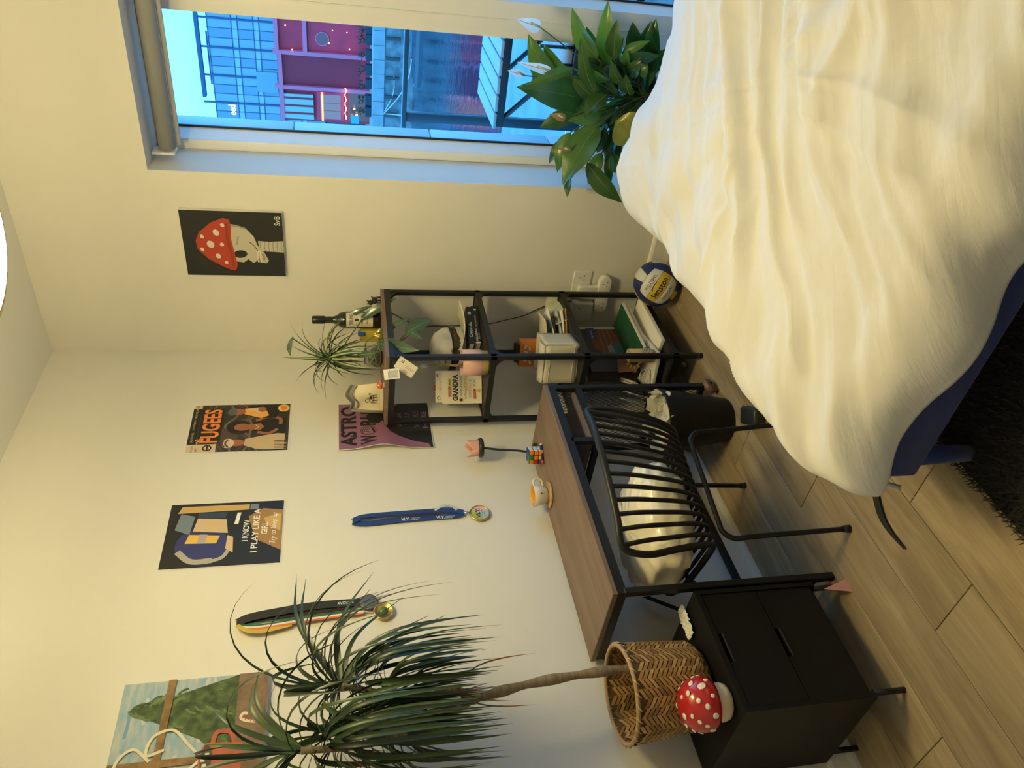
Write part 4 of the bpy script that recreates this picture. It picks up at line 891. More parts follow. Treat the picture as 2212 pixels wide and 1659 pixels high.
# ------------------------------------------------------------------ sockets, adapters, cable on the right wall
WPL = M('white plastic', (.74, .73, .69), .35)
t = thing('wall_socket', 'white double wall socket low on the window wall', 'socket', (-.001, -.39, .405))
MB().rng((-.010, -.463, .362), (0, -.317, .450)).build('plate', WPL, t, bevel=.004, seg=3)
HOLE = M('socket hole', (.01, .01, .01), .6)
def holes(t, y, z, x, k=1.):
    for dy, dz, sy, sz in ((0, .012, .0035, .007), (-.011, -.008, .006, .0035), (.011, -.008, .006, .0035)): MB().rng((x - .0006, y + k*(dy - sy/2*1.2), z + dz - sz/2), (x + .002, y + k*(dy + sy/2*1.2), z + dz + sz/2)).build('pin_hole', HOLE, t)
holes(t, -.428, .405, -.0100); MB().rng((-.013, -.408, .426), (-.010, -.398, .440)).build('switch', WPL, t, bevel=.001)
t = thing('plug_adapter', 'white multi way plug adapter hanging from the wall socket', 'adapter', (-.012, -.35, .33))
def rrect(y0, y1, z0, z1, r, n=6):
    pts = []
    for cy, cz, a0 in ((y1 - r, z1 - r, 0), (y0 + r, z1 - r, 90), (y0 + r, z0 + r, 180), (y1 - r, z0 + r, 270)):
        for i in range(n + 1): a = R(a0 + 90*i/n); pts.append((cy + r*math.cos(a), cz + r*math.sin(a)))
    return pts
MB().prism([V((-.012, a, b)) for a, b in rrect(-.452, -.255, .268, .328, .03)], V((-.034, 0, 0))).build('body', WPL, t, bevel=.004)
MB().prism([V((-.012, a, b)) for a, b in rrect(-.395, -.325, .30, .425, .018)], V((-.028, 0, 0))).build('neck', WPL, t, bevel=.004)
for y in (-.415, -.295): holes(t, y, .298, -.0462)
t = thing('power_brick', 'pale square charger block plugged in behind the shelf', 'charger', (-.012, -.27, .38))
MB().rng((-.055, -.315, .335), (-.012, -.205, .440)).build('body', M('pale grey plastic', (.55, .55, .53), .4), t, bevel=.012, seg=3)
MB().rng((-.058, -.290, .405), (-.054, -.284, .411)).build('led', HOLE, t)
cb_ = [at(905, 706, 'x', -.012), at(930, 704, 'x', -.012), at(975, 704, 'x', -.01), at(1052, 700, 'x', -.01), at(1090, 692, 'x', -.012), at(1130, 682, 'x', -.012), at(1168, 665, 'x', -.012), at(1215, 650, 'x', -.015), V((-.04, -.30, .40))]
tag(MB().tube(bez([V((-.02, -.235, 1.372)), V((-.008, -.235, 1.33))] + cb_, 6), .0024, 6).build('power_cable', M('black cable', (.012, .012, .012), .5)), 'thin black cable trailing down the window wall behind the shelf', 'cable')
# ------------------------------------------------------------------ shelf contents
ZT = 1.3602
def put(iy, Y, z, ix=None):
    """spot at height z seen in photo row iy, at room depth y=Y"""
    p = at(ix or 1000, iy, 'y', Y); return V((p.x, p.y, z))
# whiskey bottle
p = put(691, -.285, ZT, 760)
t = thing('bottle', 'dark whiskey bottle with a cream label on top of the shelf', 'bottle', p)
MB().lathe([(.001, .002), (.034, .002), (.038, .008), (.038, .150), (.034, .172), (.020, .192), (.0155, .205), (.0145, .262), (.0165, .266), (.0165, .275)], 32, p).build('glass_body', M('dark bottle glass', (.012, .016, .012), .08, spec=.7), t)
MB().lathe([(.0155, .240), (.0178, .242), (.0178, .292), (.015, .296), (.001, .296)], 24, p).build('capsule', M('black capsule', (.01, .01, .01), .35), t)
def wrap_label(t, c, r, z0, z1, a0, a1, mat, name='label'):
    mb = MB(); mb.grid(lambda u, v: V((c.x + r*math.cos(a0 + (a1 - a0)*u), c.y + r*math.sin(a0 + (a1 - a0)*u), c.z + z0 + (z1 - z0)*v)), 18, 1); return mb.build(name, mat, t, fix=False)
av = math.atan2(CAM.y - p.y, CAM.x - p.x)
lb = wrap_label(t, p, .0386, .035, .150, av - .95, av + .95, pm_('label cream', (.62, .57, .44)))
def wrap_text(tx, c, r, zc, h, a_c, a_w, mats, parent, bold=.01, name='lettering', tilt=0.):
    vs, fs = text_geo(tx, bold); mb = MB()
    mb.add([V((c.x + r*math.cos(a_c - a_w/2 + a*a_w), c.y + r*math.sin(a_c - a_w/2 + a*a_w), c.z + zc + (b - .5)*h + tilt*(a - .5))) for a, b in vs], fs, 0); return mb.build(name, mats, parent, fix=False)
INK = pm_('ink', (.012, .012, .011))
wrap_text('TEELING', p, .0390, .128, .016, av, 1.3, INK, lb, .02, tilt=0); wrap_text('WHISKEY', p, .0390, .082, .009, av, .9, INK, lb); wrap_text('SMALL BATCH', p, .0390, .060, .006, av, .9, INK, lb)
mb = MB(); mb.grid(lambda u, v: V((p.x + .0389*math.cos(av - .14 + .28*u), p.y + .0389*math.sin(av - .14 + .28*u), p.z + .096 + .018*v)), 3, 1); mb.build('emblem', INK, lb, fix=False)
# gift carton
p = put(722, -.235, ZT, 790)
t = thing('gift_carton', 'small mustard yellow carton beside the dark bottle on the shelf', 'box', p, .25)
MB().box(p + V((0, 0, .046)), (.055, .05, .092), Matrix.Rotation(.25, 3, 'Z')).build('carton', M('mustard card', (.42, .33, .05), .6), t, bevel=.001)
MB().box(p + V((-.02, -.018, .085)), (.02, .02, .03), Matrix.Rotation(.25, 3, 'Z')).build('blue_tab', M('blue tab', (.02, .12, .45), .4), t, bevel=.002)
# gold keyring
p = put(722, -.345, ZT, 825); t = thing('gold_trinket', 'shiny gold pear shaped trinkets in a small heap on the shelf', 'ornament', p)
GD = M('bright gold', (.85, .62, .12), .18, 1.)
for dx, dy, a in ((-.016, 0, .2), (.014, -.006, -.3), (0, .016, .6)):
    c = p + V((dx, dy, .012)); MB().lathe([(.001, -.011), (.009, -.009), (.0125, 0), (.0095, .009), (.006, .017), (.003, .023), (.001, .026)], 16, c, rot=Matrix.Rotation(a, 3, 'X')).build('gold_pear', GD, t)
MB().tube([p + V((.016*math.cos(k*.52), .016*math.sin(k*.52), .028 + .006*math.sin(k))) for k in range(13)], .0016, 6).build('ring', GD, t)
# black figurine
p = put(649, -.365, ZT, 825); t = thing('figurine', 'small black animal figurine at the right front corner of the shelf', 'figurine', p)
fg = MB(); BF = M('black resin', (.012, .012, .013), .4)
for dx, dy in ((-.012, -.008), (.012, -.008), (-.012, .008), (.012, .008)): MB().tube([p + V((dx, dy, 0)), p + V((dx*.9, dy*.9, .018))], .0045, 8).build('leg', BF, t)
MB().ball(p + V((0, 0, .026)), (.021, .013, .013)).build('body', BF, t)
hd = MB().ball(p + V((-.020, 0, .044)), (.012, .010, .011)).build('head', BF, t)
for s_ in (-1, 1): MB().tube([p + V((-.018, s_*.006, .052)), p + V((-.016, s_*.009, .063))], [.004, .001], 6).build('ear', BF, hd)
MB().tube([p + V((.020, 0, .030)), p + V((.030, 0, .040))], [.004, .002], 6).build('tail', BF, t)
# cream pouch with printed drawing
p = put(858, -.13, ZT, 790); t = thing('cloth_pouch', 'cream and grey cloth pouch with an ink drawing on the shelf', 'pouch', p)
rg = (put(836, -.19, ZT, 800) - put(886, -.085, ZT, 800)); rg.z = 0; L0 = .135; rg = rg.normalized(); bk = V((rg.y, -rg.x, 0)); bk = -bk if bk.dot(CAM - p) > 0 else bk
CRM = M('cream canvas cloth', (.72, .64, .44), .9, bump=.2, bs=400); GRY = M('grey felt', (.22, .215, .19), .95, bump=.3, bs=300)
def pouchf(u, v):
    wv = 1 - .18*v; sag = .012*math.sin(v*3)*math.sin(u*6)
    return p + rg*((u - .5)*L0*wv) + V((0, 0, .002 + v*.118)) + bk*(-.022*math.sin(PI*u)*(1 - v*.6) + sag)
mb = MB(); mb.grid(pouchf, 16, 12); mb.grid(lambda u, v: pouchf(u, v) + bk*(.004 + .04*math.sin(PI*u)*(1 - v*.8)), 16, 12); mb.build('pouch_body', CRM, t)
mb = MB(); mb.grid(lambda u, v: pouchf(u, .97 + .0*v) + V((0, 0, v*.030 - .012*math.sin(u*7))) + bk*(.012*math.sin(v*3) - .004), 16, 5); mb.build('folded_flap', GRY, t, solid=.004)
mb = MB(); mb.tube([pouchf(0, 0) - rg*.004, pouchf(0, .5) - rg*.006, pouchf(0, 1) - rg*.004 + V((0, 0, .014))], .007, 8); mb.build('edge_trim', GRY, t)
s = Sheet(pouchf(.42, .30) - bk*.030, rg, UP); s.n = -bk
for pts in ([(0, .010), (.010, .022), (.024, .024), (.036, .018), (.040, .004)], [(.010, .022), (.006, .034), (.014, .040), (.022, .034), (.022, .024)], [(.004, .010), (.004, -.006)], [(.014, .012), (.014, -.008)], [(.028, .012), (.030, -.008)], [(.038, .006), (.040, -.008)], [(.004, .010), (.020, .008), (.038, .008)], [(.036, .018), (.046, .026), (.048, .016)]): s.line(pts, .0026, 0)
s.rect(.020, .012, .034, .020, 0); s.build('drawing', [INK], t)
# little orange toadstool ornament
p = put(832, -.235, ZT, 825); t = thing('toadstool_ornament', 'tiny orange toadstool ornament in front of the cloth pouch', 'ornament', p)
MB().lathe([(.001, 0), (.010, 0), (.011, .008), (.009, .012), (.001, .012)], 18, p).build('stalk', M('ornament cream', (.75, .62, .42), .4), t)
cp = MB().lathe([(.009, .009), (.0155, .011), (.017, .018), (.014, .027), (.007, .032), (.001, .033)], 20, p).build('cap', M('ornament orange', (.62, .10, .03), .4), t)
for a, z in ((av, .026), (av + 1.1, .020), (av - 1.1, .021), (av + .45, .015)): MB().ball(p + V((.0145*math.cos(a), .0145*math.sin(a), z)), .0032, 8, 6).build('spot', M('ornament spot', (.75, .68, .55), .5), cp)
# paper tag and calling card hanging at the front edge
def flat_card(name, label, cat, cpx, Y, wd, ht, rot, mat, lines, extra=None):
    c = at(*cpx, 'y', Y); n = (CAM - c); n.z *= .3; n.normalize(); r = V((0, 0, 1)).cross(n).normalized(); u = n.cross(r)
    r2 = r*math.cos(rot) + u*math.sin(rot); u2 = -r*math.sin(rot) + u*math.cos(rot)
    t = thing(name, label, cat, c); s = Sheet(c - r2*wd/2 - u2*ht/2, r2, u2)
    MB().prism([s.p(0, 0, 0), s.p(wd, 0, 0), s.p(wd, ht, 0), s.p(0, ht, 0)], -s.n*.0006).build('card', mat, t)
    for (a, b, w_, h_) in lines: s.rect(a*wd, b*ht, (a + w_)*wd, b*ht + h_, 0)
    if extra: s.text(*extra)
    s.build('print', [pm_('grey ink', (.16, .16, .16)), INK], t)
    hk = V((max(c.x + .02, SX0 + .02), SY0 + .006, 1.338)); MB().tube([s.p(wd*.05, ht*.95), c.lerp(hk, .5) + V((0, -.004, -.004)), hk], .0007, 5).build('string', INK, t); return t
flat_card('paper_tag', 'crumpled white printed paper tag hanging off the shelf edge', 'tag', (846, 808), -.395, .040, .060, R(6), pm_('tag white', (.80, .80, .80)), [(.1, .1 + .055*k, .7 + .1*(k % 3 == 0), .0014) for k in range(12)])
flat_card('calling_card', 'beige calling card with small black initials at the shelf edge', 'card', (877, 793), -.3955, .082, .050, R(-35) + R(90), pm_('card beige', (.66, .60, .49)), [(.08, .52, .45, .0016), (.08, .42, .5, .0016)], ('EY', .058, .008, .012, .011, 1, .03))

# second shelf -------------------------------------------------------------
Z2 = .9352
p = put(753, -.185, Z2, 965); t = thing('helmet', 'white costume helmet with a black visor band and red smears', 'helmet', p)
HW = M('smeared white shell', (.70, .67, .62), .45, c2=(.70, .67, .62)); RS = M('red smear', (.28, .05, .03), .6)
r0 = .100; hc = p + V((0, 0, .105)); hv = (CAM - hc); hv.z = 0; hv.normalize(); hs = V((-hv.y, hv.x, 0))
MB().lathe([(.078, -.105), (.088, -.09), (.098, -.05), (.102, 0), (.094, .045), (.070, .082), (.035, .101), (.001, .105)], 32, hc).build('shell', HW, t)
def hp(az, el, k=1.012):
    zz = el; rr = .102*math.sqrt(max(0, 1 - (max(zz, 0)/.107)**2)) if zz > 0 else .102 + zz*.16
    d = hv*math.cos(az) + hs*math.sin(az); return hc + d*rr*k + V((0, 0, zz))
mb = MB(); mb.grid(lambda u, v: hp(-1.5 + 3.0*u, .018 - .030*v + .006*math.cos(u*6.28)), 24, 3); mb.build('visor_band', M('visor black', (.012, .014, .014), .2), t, fix=False)
for s_ in (-1, 1):
    mb = MB(); mb.grid(lambda u, v: hp(s_*(.08 + .62*u), .006 - .042*v*(1 - .5*u), 1.016), 10, 4); mb.build('eye_panel', M('visor grey', (.06, .055, .05), .25), t, fix=False)
mb = MB(); mb.grid(lambda u, v: hp(-.42 + .84*u, -.070 - .020*v, 1.02), 12, 2); mb.build('chin_vent', M('visor black', (.012, .014, .014), .2), t, fix=False)
q = random.Random(3)
for k in range(7):
    a0 = q.uniform(-.9, .6); z0 = q.uniform(-.06, .05); mb = MB(); mb.grid(lambda u, v: hp(a0 + .35*u, z0 + .010*u + .006*v*math.sin(PI*u), 1.018), 6, 2); mb.build('paint_smear', RS, t, fix=False)
# books lying in a pile
def book(name_lbl, base, ln, dp, th, yaw, cov, page=(.62, .56, .45), txt=None, tcol=None, second=None):
    c = V(base); Rm = Matrix.Rotation(yaw, 3, 'Z'); e = Rm @ V((1, 0, 0)); g = Rm @ V((0, 1, 0))
    t = thing('book', name_lbl, 'book', c, yaw); cm = M('cover ' + name_lbl[:18], cov, .4)
    MB().box(c + V((0, 0, .0015)), (ln, dp, .003), Rm).build('back_cover', cm, t); MB().box(c + V((0, 0, th - .0015)), (ln, dp, .003), Rm).build('front_cover', cm, t)
    MB().box(c - g*(dp/2 - .0015) + V((0, 0, th/2)), (ln, .003, th - .006), Rm).build('spine', cm, t)
    MB().box(c + g*.002 + V((0, 0, th/2)), (ln - .008, dp - .010, th - .0062), Rm).build('pages', M('book pages', page, .9, bump=.4, bs=900), t)
    s = Sheet(c - e*ln/2 - g*(dp/2 + .0004), e, UP)
    for a in (txt or []): s.text(*a)
    for a in second: 
        s2 = Sheet(c - e*ln/2 - g*(dp/2 + .0004), e, UP); s2.rect(*a[:4], 0); s2.build('spine_mark', [pm_('spine cream', (.70, .63, .48)) if a[4] == 0 else INK], t)
    if txt: s.build('spine_print', [pm_('spine cream', (.70, .63, .48)), pm_('spine orange', (.55, .30, .10)), INK], t)
    return t
yb = R(-22)
bc = V((-.268, -.302, Z2))
book('thick black paperback with a cream striped spine under the other book', bc + V((.012, .02, .0)), .198, .130, .030, yb, (.014, .014, .015), txt=[('R J BARKER', .090, .012, .06, .008, 0), ('ASSASSINS', .012, .013, .065, .010, 0, .02), ('AGE OF', .025, .004, .03, .006, 0)], second=[(.175, .009, .183, .020, 0), (.002, .004, .010, .026, 0)])
book('black paperback novel with gothic white spine title on the book pile', bc + V((.0, .01, .0305)), .190, .125, .026, yb - .03, (.012, .013, .014), txt=[('Dracula', .035, .006, .075, .015, 0, .02)], second=[(.150, .006, .164, .020, 0), (.1655, .011, .158, .013, 2)])
mg = bc + V((-.010, -.012, .057)); t = thing('magazine', 'pale illustrated booklet lying bent on top of the books', 'booklet', mg, yb)
Rm = Matrix.Rotation(yb - .1, 3, 'Z')
mgf = lambda u, v: mg + Rm @ V(((u - .5)*.21, (v - .5)*.148, .012 + .016*(u - .5)**2*4 - .010*v + .004))
mb = MB(); mb.grid(mgf, 10, 6); mb.build('cover', [pm_('booklet cream', (.62, .58, .42))], t, solid=.003)
q = random.Random(8); mb = MB()
for k in range(16):
    u0, v0 = q.uniform(.05, .85), q.uniform(.05, .85); mb.add([mgf(u0, v0) + V((0, 0, .0022)), mgf(u0 + .09, v0) + V((0, 0, .0022)), mgf(u0 + .08, v0 + .10) + V((0, 0, .0022)), mgf(u0 + .01, v0 + .09) + V((0, 0, .0022))], [(0, 1, 2, 3)], k % 3)
mb.build('print', [pm_('booklet blue', (.18, .26, .30)), pm_('booklet ochre', (.45, .33, .10)), pm_('booklet ink', (.05, .05, .04))], t, fix=False)
# pink planter with dry twig
p = put(783, -.325, Z2, 1050); t = thing('pink_planter', 'small pink planter with gold speckled foot on the second shelf', 'planter', p)
PK = M('pink glaze', (.62, .36, .33), .4); GS = M('gold speckle', (.55, .42, .18), .4, .6, bump=.9, bs=500)
MB().lathe([(.001, .0), (.046, .0), (.050, .006), (.052, .030)], 36, p).build('gold_foot', GS, t)
MB().lathe([(.052, .030), (.055, .034), (.055, .112), (.051, .112), (.050, .095), (.001, .093)], 36, p).build('pink_wall', PK, t)
MB().lathe([(.001, .097), (.049, .097)], 24, p).build('soil', M('dry soil', (.05, .035, .025), .95, bump=1, bs=80), t)
tw = [p + V((0, 0, .095)), p + V((-.012, .006, .130)), p + V((.004, .012, .175)), p + V((-.010, .0, .225)), p + V((-.028, -.008, .262))]
t2 = thing('dry_twig', 'bare brown twig with a clear cap standing in the pink planter', 'twig', p + V((0, 0, .095)))
TWG = M('dry twig bark', (.26, .17, .09), .9, bump=.5, bs=120)
MB().tube(bez(tw, 6), [.006 - .0035*i/24 for i in range(25)], 8).build('stem', TWG, t2)
q = random.Random(5)
for k in range(7): a = bez(tw, 6)[4 + k*2]; d = V((q.uniform(-1, 1), q.uniform(-1, 1), q.uniform(-.2, .8))).normalized()*q.uniform(.012, .03); MB().tube([a, a + d], [.0014, .0005], 5).build('side_shoot', TWG, t2)
MB().tube([tw[-1] - V((0, 0, .006)), tw[-1] + V((-.012, -.004, .020))], .0085, 12).build('clear_cap', M('clear plastic cap', (.7, .72, .72), .1, trans=.6, spec=.5), t2)
# greeting cards
a_ = at(1041, 871, 'z', Z2); b_ = at(1040, 800, 'z', Z2); e_ = (b_ - a_); e_.z = 0; e_.normalize(); g_n = V((0, 0, 1)).cross(e_)
def gcard(label, org, w_, h_, mat, extra):
    t = thing('greeting_card', label, 'card', org, group='greeting cards on the second shelf'); s = Sheet(org, e_, (UP*1. - (e_.cross(UP))*.12))
    MB().prism([s.p(0, 0, 0), s.p(w_, 0, 0), s.p(w_, h_, 0), s.p(0, h_, 0)], -s.n*.0009).build('card_front', mat, t)
    b2 = s.n*-.0012; MB().add([s.p(0, 0, 0) + b2, s.p(0, h_, 0) + b2, s.p(.0, h_, 0) - s.n*.05 + e_*.05 - V((0, 0, .01)), s.p(0, 0, 0) - s.n*.05 + e_*.05], [(0, 1, 2, 3)]).build('card_back', mat, t, solid=.0008, fix=False)
    extra(s); s.build('print', [INK, pm_('card red', (.50, .06, .03)), pm_('card gold', (.62, .40, .06)), pm_('card green', (.10, .16, .10)), pm_('card rule', (.45, .40, .32))], t); return t
CARD = pm_('card ivory', (.76, .70, .55))
def g1(s):
    s.text('SINCE YOU', .018, .148, .060, .010, 1, .02) if False else s.rect(.030, .132, .075, .146, 1); s.rect(.076, .132, .110, .146, 2); s.text('DEAREST', .033, .135, .038, .008, 4, .01); s.text('YOU', .080, .135, .024, .008, 0, .01)
    s.text('GRANDPA', .012, .103, .115, .025, 0, .05); s.ell(.016, .090, .010, .010, 2); s.ell(.016, .090, .006, .006, 0); s.text('when it comes', .034, .086, .085, .012, 3); s.text('to Being', .020, .064, .045, .012, 1, .01); s.text('ESSENTIAL', .068, .064, .056, .012, 2, .02); s.text('NO ONE', .024, .046, .036, .011, 3); s.text('Does', .064, .046, .026, .012, 2, .02); s.text('it', .096, .046, .008, .011, 0)
    s.poly([(.020, .024), (.056, .026), (.056, .022), (.066, .031), (.056, .040), (.056, .036), (.020, .036)], 1); s.text('QUITE LIKE', .022, .028, .032, .006, 4); s.text('YOU!', .072, .026, .034, .013, 3); s.ell(.056, .012, .008, .007, 2); s.rect(.052, .003, .060, .008, 2)
def g2(s):
    s.line([(.010, .186), (.020, .192), (.028, .184)], .003, 0); s.line([(.012, .180), (.022, .176)], .003, 2); s.line([(.110, .186), (.118, .193), (.126, .184)], .003, 0); s.text('TO THE', .055, .186, .030, .006, 4); s.text('BEST', .050, .172, .044, .010, 2)
    s.rect(.018, .015, .124, .0165, 1)
gcard('ivory greeting card with bold black lettering and red ribbon', a_ + V((0, 0, .0)), .140, .172, CARD, g1)
gcard('taller ivory card standing just behind the lettered card', a_ + e_*.006 - (e_.cross(UP))*.016, .138, .200, pm_('card pale', (.70, .65, .53)), g2)
c3 = a_ - (e_.cross(UP))*.040 + e_*.055; t = thing('red_tab_card', 'white card with a red top edge peeking over the ivory cards', 'card', c3)
s = Sheet(c3, e_, UP); MB().prism([s.p(0, 0, 0), s.p(.03, 0, 0), s.p(.03, .205, 0), s.p(0, .205, 0)], -s.n*.001).build('card', pm_('card pale', (.70, .65, .53)), t); s.rect(.002, .192, .028, .206, 0); s.build('red_edge', [pm_('tab red', (.30, .03, .03))], t)

# third shelf --------------------------------------------------------------
Z3 = .5352
FAB = M('cream fabric', (.60, .56, .45), .9, bump=.35, bs=260)
p0 = at(1243, 826, 'z', Z3); p1 = at(1252, 745, 'z', Z3); e3 = (p1 - p0); e3.z = 0; L3 = e3.length; e3.normalize(); d3 = V((0, 0, 1)).cross(e3); d3 = d3 if d3.dot(p0 - CAM) > 0 else -d3
t = thing('fabric_box', 'cream fabric storage box with stitched seams on the third shelf', 'storage box', p0)
hb = .150
bxm = MB()
def wallq(a, b, nm, tilt=0.):
    mb = MB(); mb.grid(lambda u, v: a.lerp(b, u) + V((0, 0, v*hb)) + d3*(tilt*v + .006*math.sin(u*4 + v*2)), 8, 8); return mb.build(nm, FAB, t, solid=.005)
c00, c10 = p0, p0 + e3*L3; c01, c11 = p0 + d3*.15, p0 + e3*L3 + d3*.15
f_ = wallq(c00, c10, 'front_side', -.012); wallq(c10, c11, 'end_side'); wallq(c01, c11, 'back_side', .01); wallq(c00, c01, 'end_side')
MB().add([c00, c10, c11, c01], [(0, 1, 2, 3)]).build('bottom', FAB, t, fix=False)
ST = M('pale stitch', (.72, .68, .56), .9)
for v in (.14, .86): MB().tube([c00.lerp(c10, u/12) + V((0, 0, v*hb)) + d3*(-.012*v + .006*math.sin(u/12*4 + v*2) - .0035) for u in range(13)], .0014, 5).build('seam', ST, f_)
mb = MB(); mb.grid(lambda u, v: c00.lerp(c10, u) + V((0, 0, hb + .004 + .03*v - .02*v*v)) + d3*(-.010 + .055*v), 8, 4); mb.build('folded_lid', FAB, t, solid=.004)
# orange carton in/behind the fabric box
p = c01.lerp(c11, .30) + d3*.035; p.z = Z3
t = thing('orange_carton', 'orange carton with pale leaf print behind the fabric box', 'carton', p)
ORG = M('orange card', (.55, .17, .03), .55); oc = MB().prism([p - e3*.05, p + e3*.07, p + e3*.07 + d3*.045, p - e3*.05 + d3*.045], V((0, 0, .215))); oc.build('carton', ORG, t, bevel=.001)
s = Sheet(p - e3*.05 - d3*.0006, e3, UP); s.n = -d3
for u_, v_, r_ in ((.020, .165, .4), (.045, .180, -.5), (.030, .190, .9), (.085, .170, .2), (.095, .190, -.4), (.070, .185, 1.2)): s.ell(u_, v_, .012, .005, 0, r_, 10)
s.ell(.058, .170, .010, .010, 1, 0, 12); s.build('leaf_print', [pm_('leaf pale', (.62, .58, .46)), pm_('leaf blue', (.22, .36, .44))], t)
p = p + e3*.012 + d3*.022; tc_ = thing('black_case', 'small black case resting on top of the orange carton', 'case', p + V((0, 0, .2155)))
MB().box(p + V((0, 0, .2265)), (.085, .04, .021), Matrix.Rotation(math.atan2(e3.y, e3.x), 3, 'Z')).build('case_body', M('black plastic', (.02, .021, .022), .4), tc_, bevel=.006, seg=3)
MB().box(p + V((0, 0, .2265)) - d3*.0205, (.087, .002, .002), Matrix.Rotation(math.atan2(e3.y, e3.x), 3, 'Z')).build('case_seam', M('black rubber', (.01, .01, .01), .7), tc_)
# loose papers and notebooks
q = random.Random(21)
pc = V((-.255, -.245, Z3)); zz = Z3
items = [('brown card folder at the bottom of the paper pile', (.30, .19, .08), .20, .27, .006, -.25), ('white ring bound pad in the paper pile', (.70, .69, .64), .18, .25, .008, -.4), ('grey document bundle in the paper pile', (.40, .40, .38), .19, .26, .006, -.1), ('black notebook near the bottom of the paper pile', (.02, .02, .02), .15, .21, .012, -.55), ('white letter with folded edge in the paper pile', (.74, .73, .70), .16, .24, .004, -.05), ('dark green notebook on the paper pile', (.03, .055, .035), .13, .19, .012, -.5), ('cream booklet near the top of the paper pile', (.66, .62, .50), .14, .20, .005, -.75)]
for k, (lb_, c_, w_, l_, h_, ya) in enumerate(items):
    zb = zz; Rm = Matrix.Rotation(ya + R(-30), 3, 'Z'); c = pc + V((q.uniform(-.015, .015), q.uniform(-.015, .015), 0)); c.z = zb
    t = thing('notebook' if 'note' in lb_ or 'pad' in lb_ else 'papers', lb_, 'notebook' if 'note' in lb_ or 'pad' in lb_ else 'papers', c, ya)
    tilt = .004 + .002*k
    mb = MB(); mb.grid(lambda u, v: c + Rm @ V(((u - .5)*l_, (v - .5)*w_, h_*.5 + tilt*(u**3)*1.5 + .004*math.sin(u*5 + k))), 10, 4)
    mb.build('cover', M('paper %d' % k, c_, .7), t, solid=max(.002, h_*.8)); zz += h_ + .006
t = thing('map_sheet', 'pale green folded map leaning over the paper pile past the post', 'map', pc + V((.03, -.05, .07)))
mpA = [at(1172, 716, 'y', -.30), at(1185, 612, 'y', -.33), at(1213, 640, 'y', -.36), at(1228, 690, 'y', -.37)]
def mapf(u, v):
    a = mpA[0].lerp(mpA[1], u); b = mpA[3].lerp(mpA[2], u); p_ = a.lerp(b, v); return p_ + V((.0, .006*math.sin(u*9), .004*math.sin(u*14 + v*3)))
mb = MB(); mb.grid(mapf, 12, 8); mb.build('sheet', M('map print', (.45, .50, .30), .7, c2=(.62, .63, .50), vs=18), t, solid=.0012)
p = at(1248, 778, 'z', Z3) + V((.02, .03, .0)); t = thing('phone', 'small dark phone lying at the front of the third shelf', 'phone', p, .9)
Rm = Matrix.Rotation(math.atan2(e3.y, e3.x), 3, 'Z'); MB().box(p + V((0, 0, .005)), (.085, .045, .009), Rm).build('body', M('phone grey', (.10, .09, .09), .3), t, bevel=.003); MB().box(p + V((0, 0, .0098)), (.078, .040, .0008), Rm).build('screen', M('phone glass', (.01, .01, .012), .05), t)
t = thing('white_pen', 'white pen lying on the dark phone', 'pen', p + V((0, 0, .0105))); MB().tube([p + e3*-.05 + V((0, 0, .0145)) - d3*.012, p + e3*.05 + V((0, 0, .0145)) - d3*.012], .0038, 10).build('barrel', WPL, t); MB().tube([p + e3*.05 + V((0, 0, .0145)) - d3*.012, p + e3*.06 + V((0, 0, .0145)) - d3*.012], [.0036, .001], 10).build('tip', M('black plastic', (.02, .021, .022), .4), t)

# bottom shelf -------------------------------------------------------------
Z4 = .1352
p = V((-.30, -.070, Z4)); t = thing('set_box', 'dark picture box with a planet scene at the back of the bottom shelf', 'box', p)
SB = M('space box card', (.028, .020, .022), .35); bw, bh = .262, .190*1.5
# front of the box faces the room
o0 = at(1357, 772, 'y', -.13); o0 = V((-.425, -.185, Z4)); er = V((.985, -.17, 0)).normalized()
s = Sheet(o0, er, UP); bh = .288; bw = .275
MB().prism([s.p(0, 0, 0), s.p(bw, 0, 0), s.p(bw, bh, 0), s.p(0, bh, 0)], -s.n*.070).build('box_body', SB, t, bevel=.001)
C = [pm_('planet rust', (.16, .055, .028)), pm_('planet band', (.24, .11, .06)), pm_('moon', (.30, .10, .05)), pm_('ship grey', (.20, .24, .26)), pm_('ship teal', (.05, .12, .15)), pm_('badge black', (.006, .006, .006)), pm_('badge white', (.6, .6, .6)), pm_('badge blue', (.03, .05, .12))]
def disc(cu, cv, r, mi, lim=True):
    pts = [(min(max(cu + r*math.cos(2*PI*i/40), .002), bw - .002), min(max(cv + r*math.sin(2*PI*i/40), .002), bh - .002)) for i in range(40)]; s.poly(pts, mi)
disc(.19, .160, .085, 0)
for k in range(4): s.line([(.115, .130 + k*.022), (.19, .120 + k*.026), (.27, .130 + k*.022)], .006, 1)
disc(.235, .075, .022, 2); s.rect(.205, .215, .283, .258, 7); s.text('Space', .212, .228, .05, .012, 6)
s.poly([(.05, .10), (.09, .085), (.17, .10), (.20, .13), (.14, .15), (.08, .13)], 4); s.line([(.02, .145), (.08, .14), (.17, .16)], .012, 3); s.rect(.10, .06, .18, .072, 3); s.rect(.12, .15, .16, .175, 3)
for cu in (.035, .035): pass
for cv in (.135, .085): s.ell(.030, cv - .03, .018, .018, 5); s.ell(.030, cv - .03, .0165, .0165, 6, n=24); s.ell(.030, cv - .03, .0155, .0155, 5)
s.text('2', .026, .098, .008, .013, 6); s.text('12+', .020, .049, .020, .012, 6)
s.build('print', C, t)
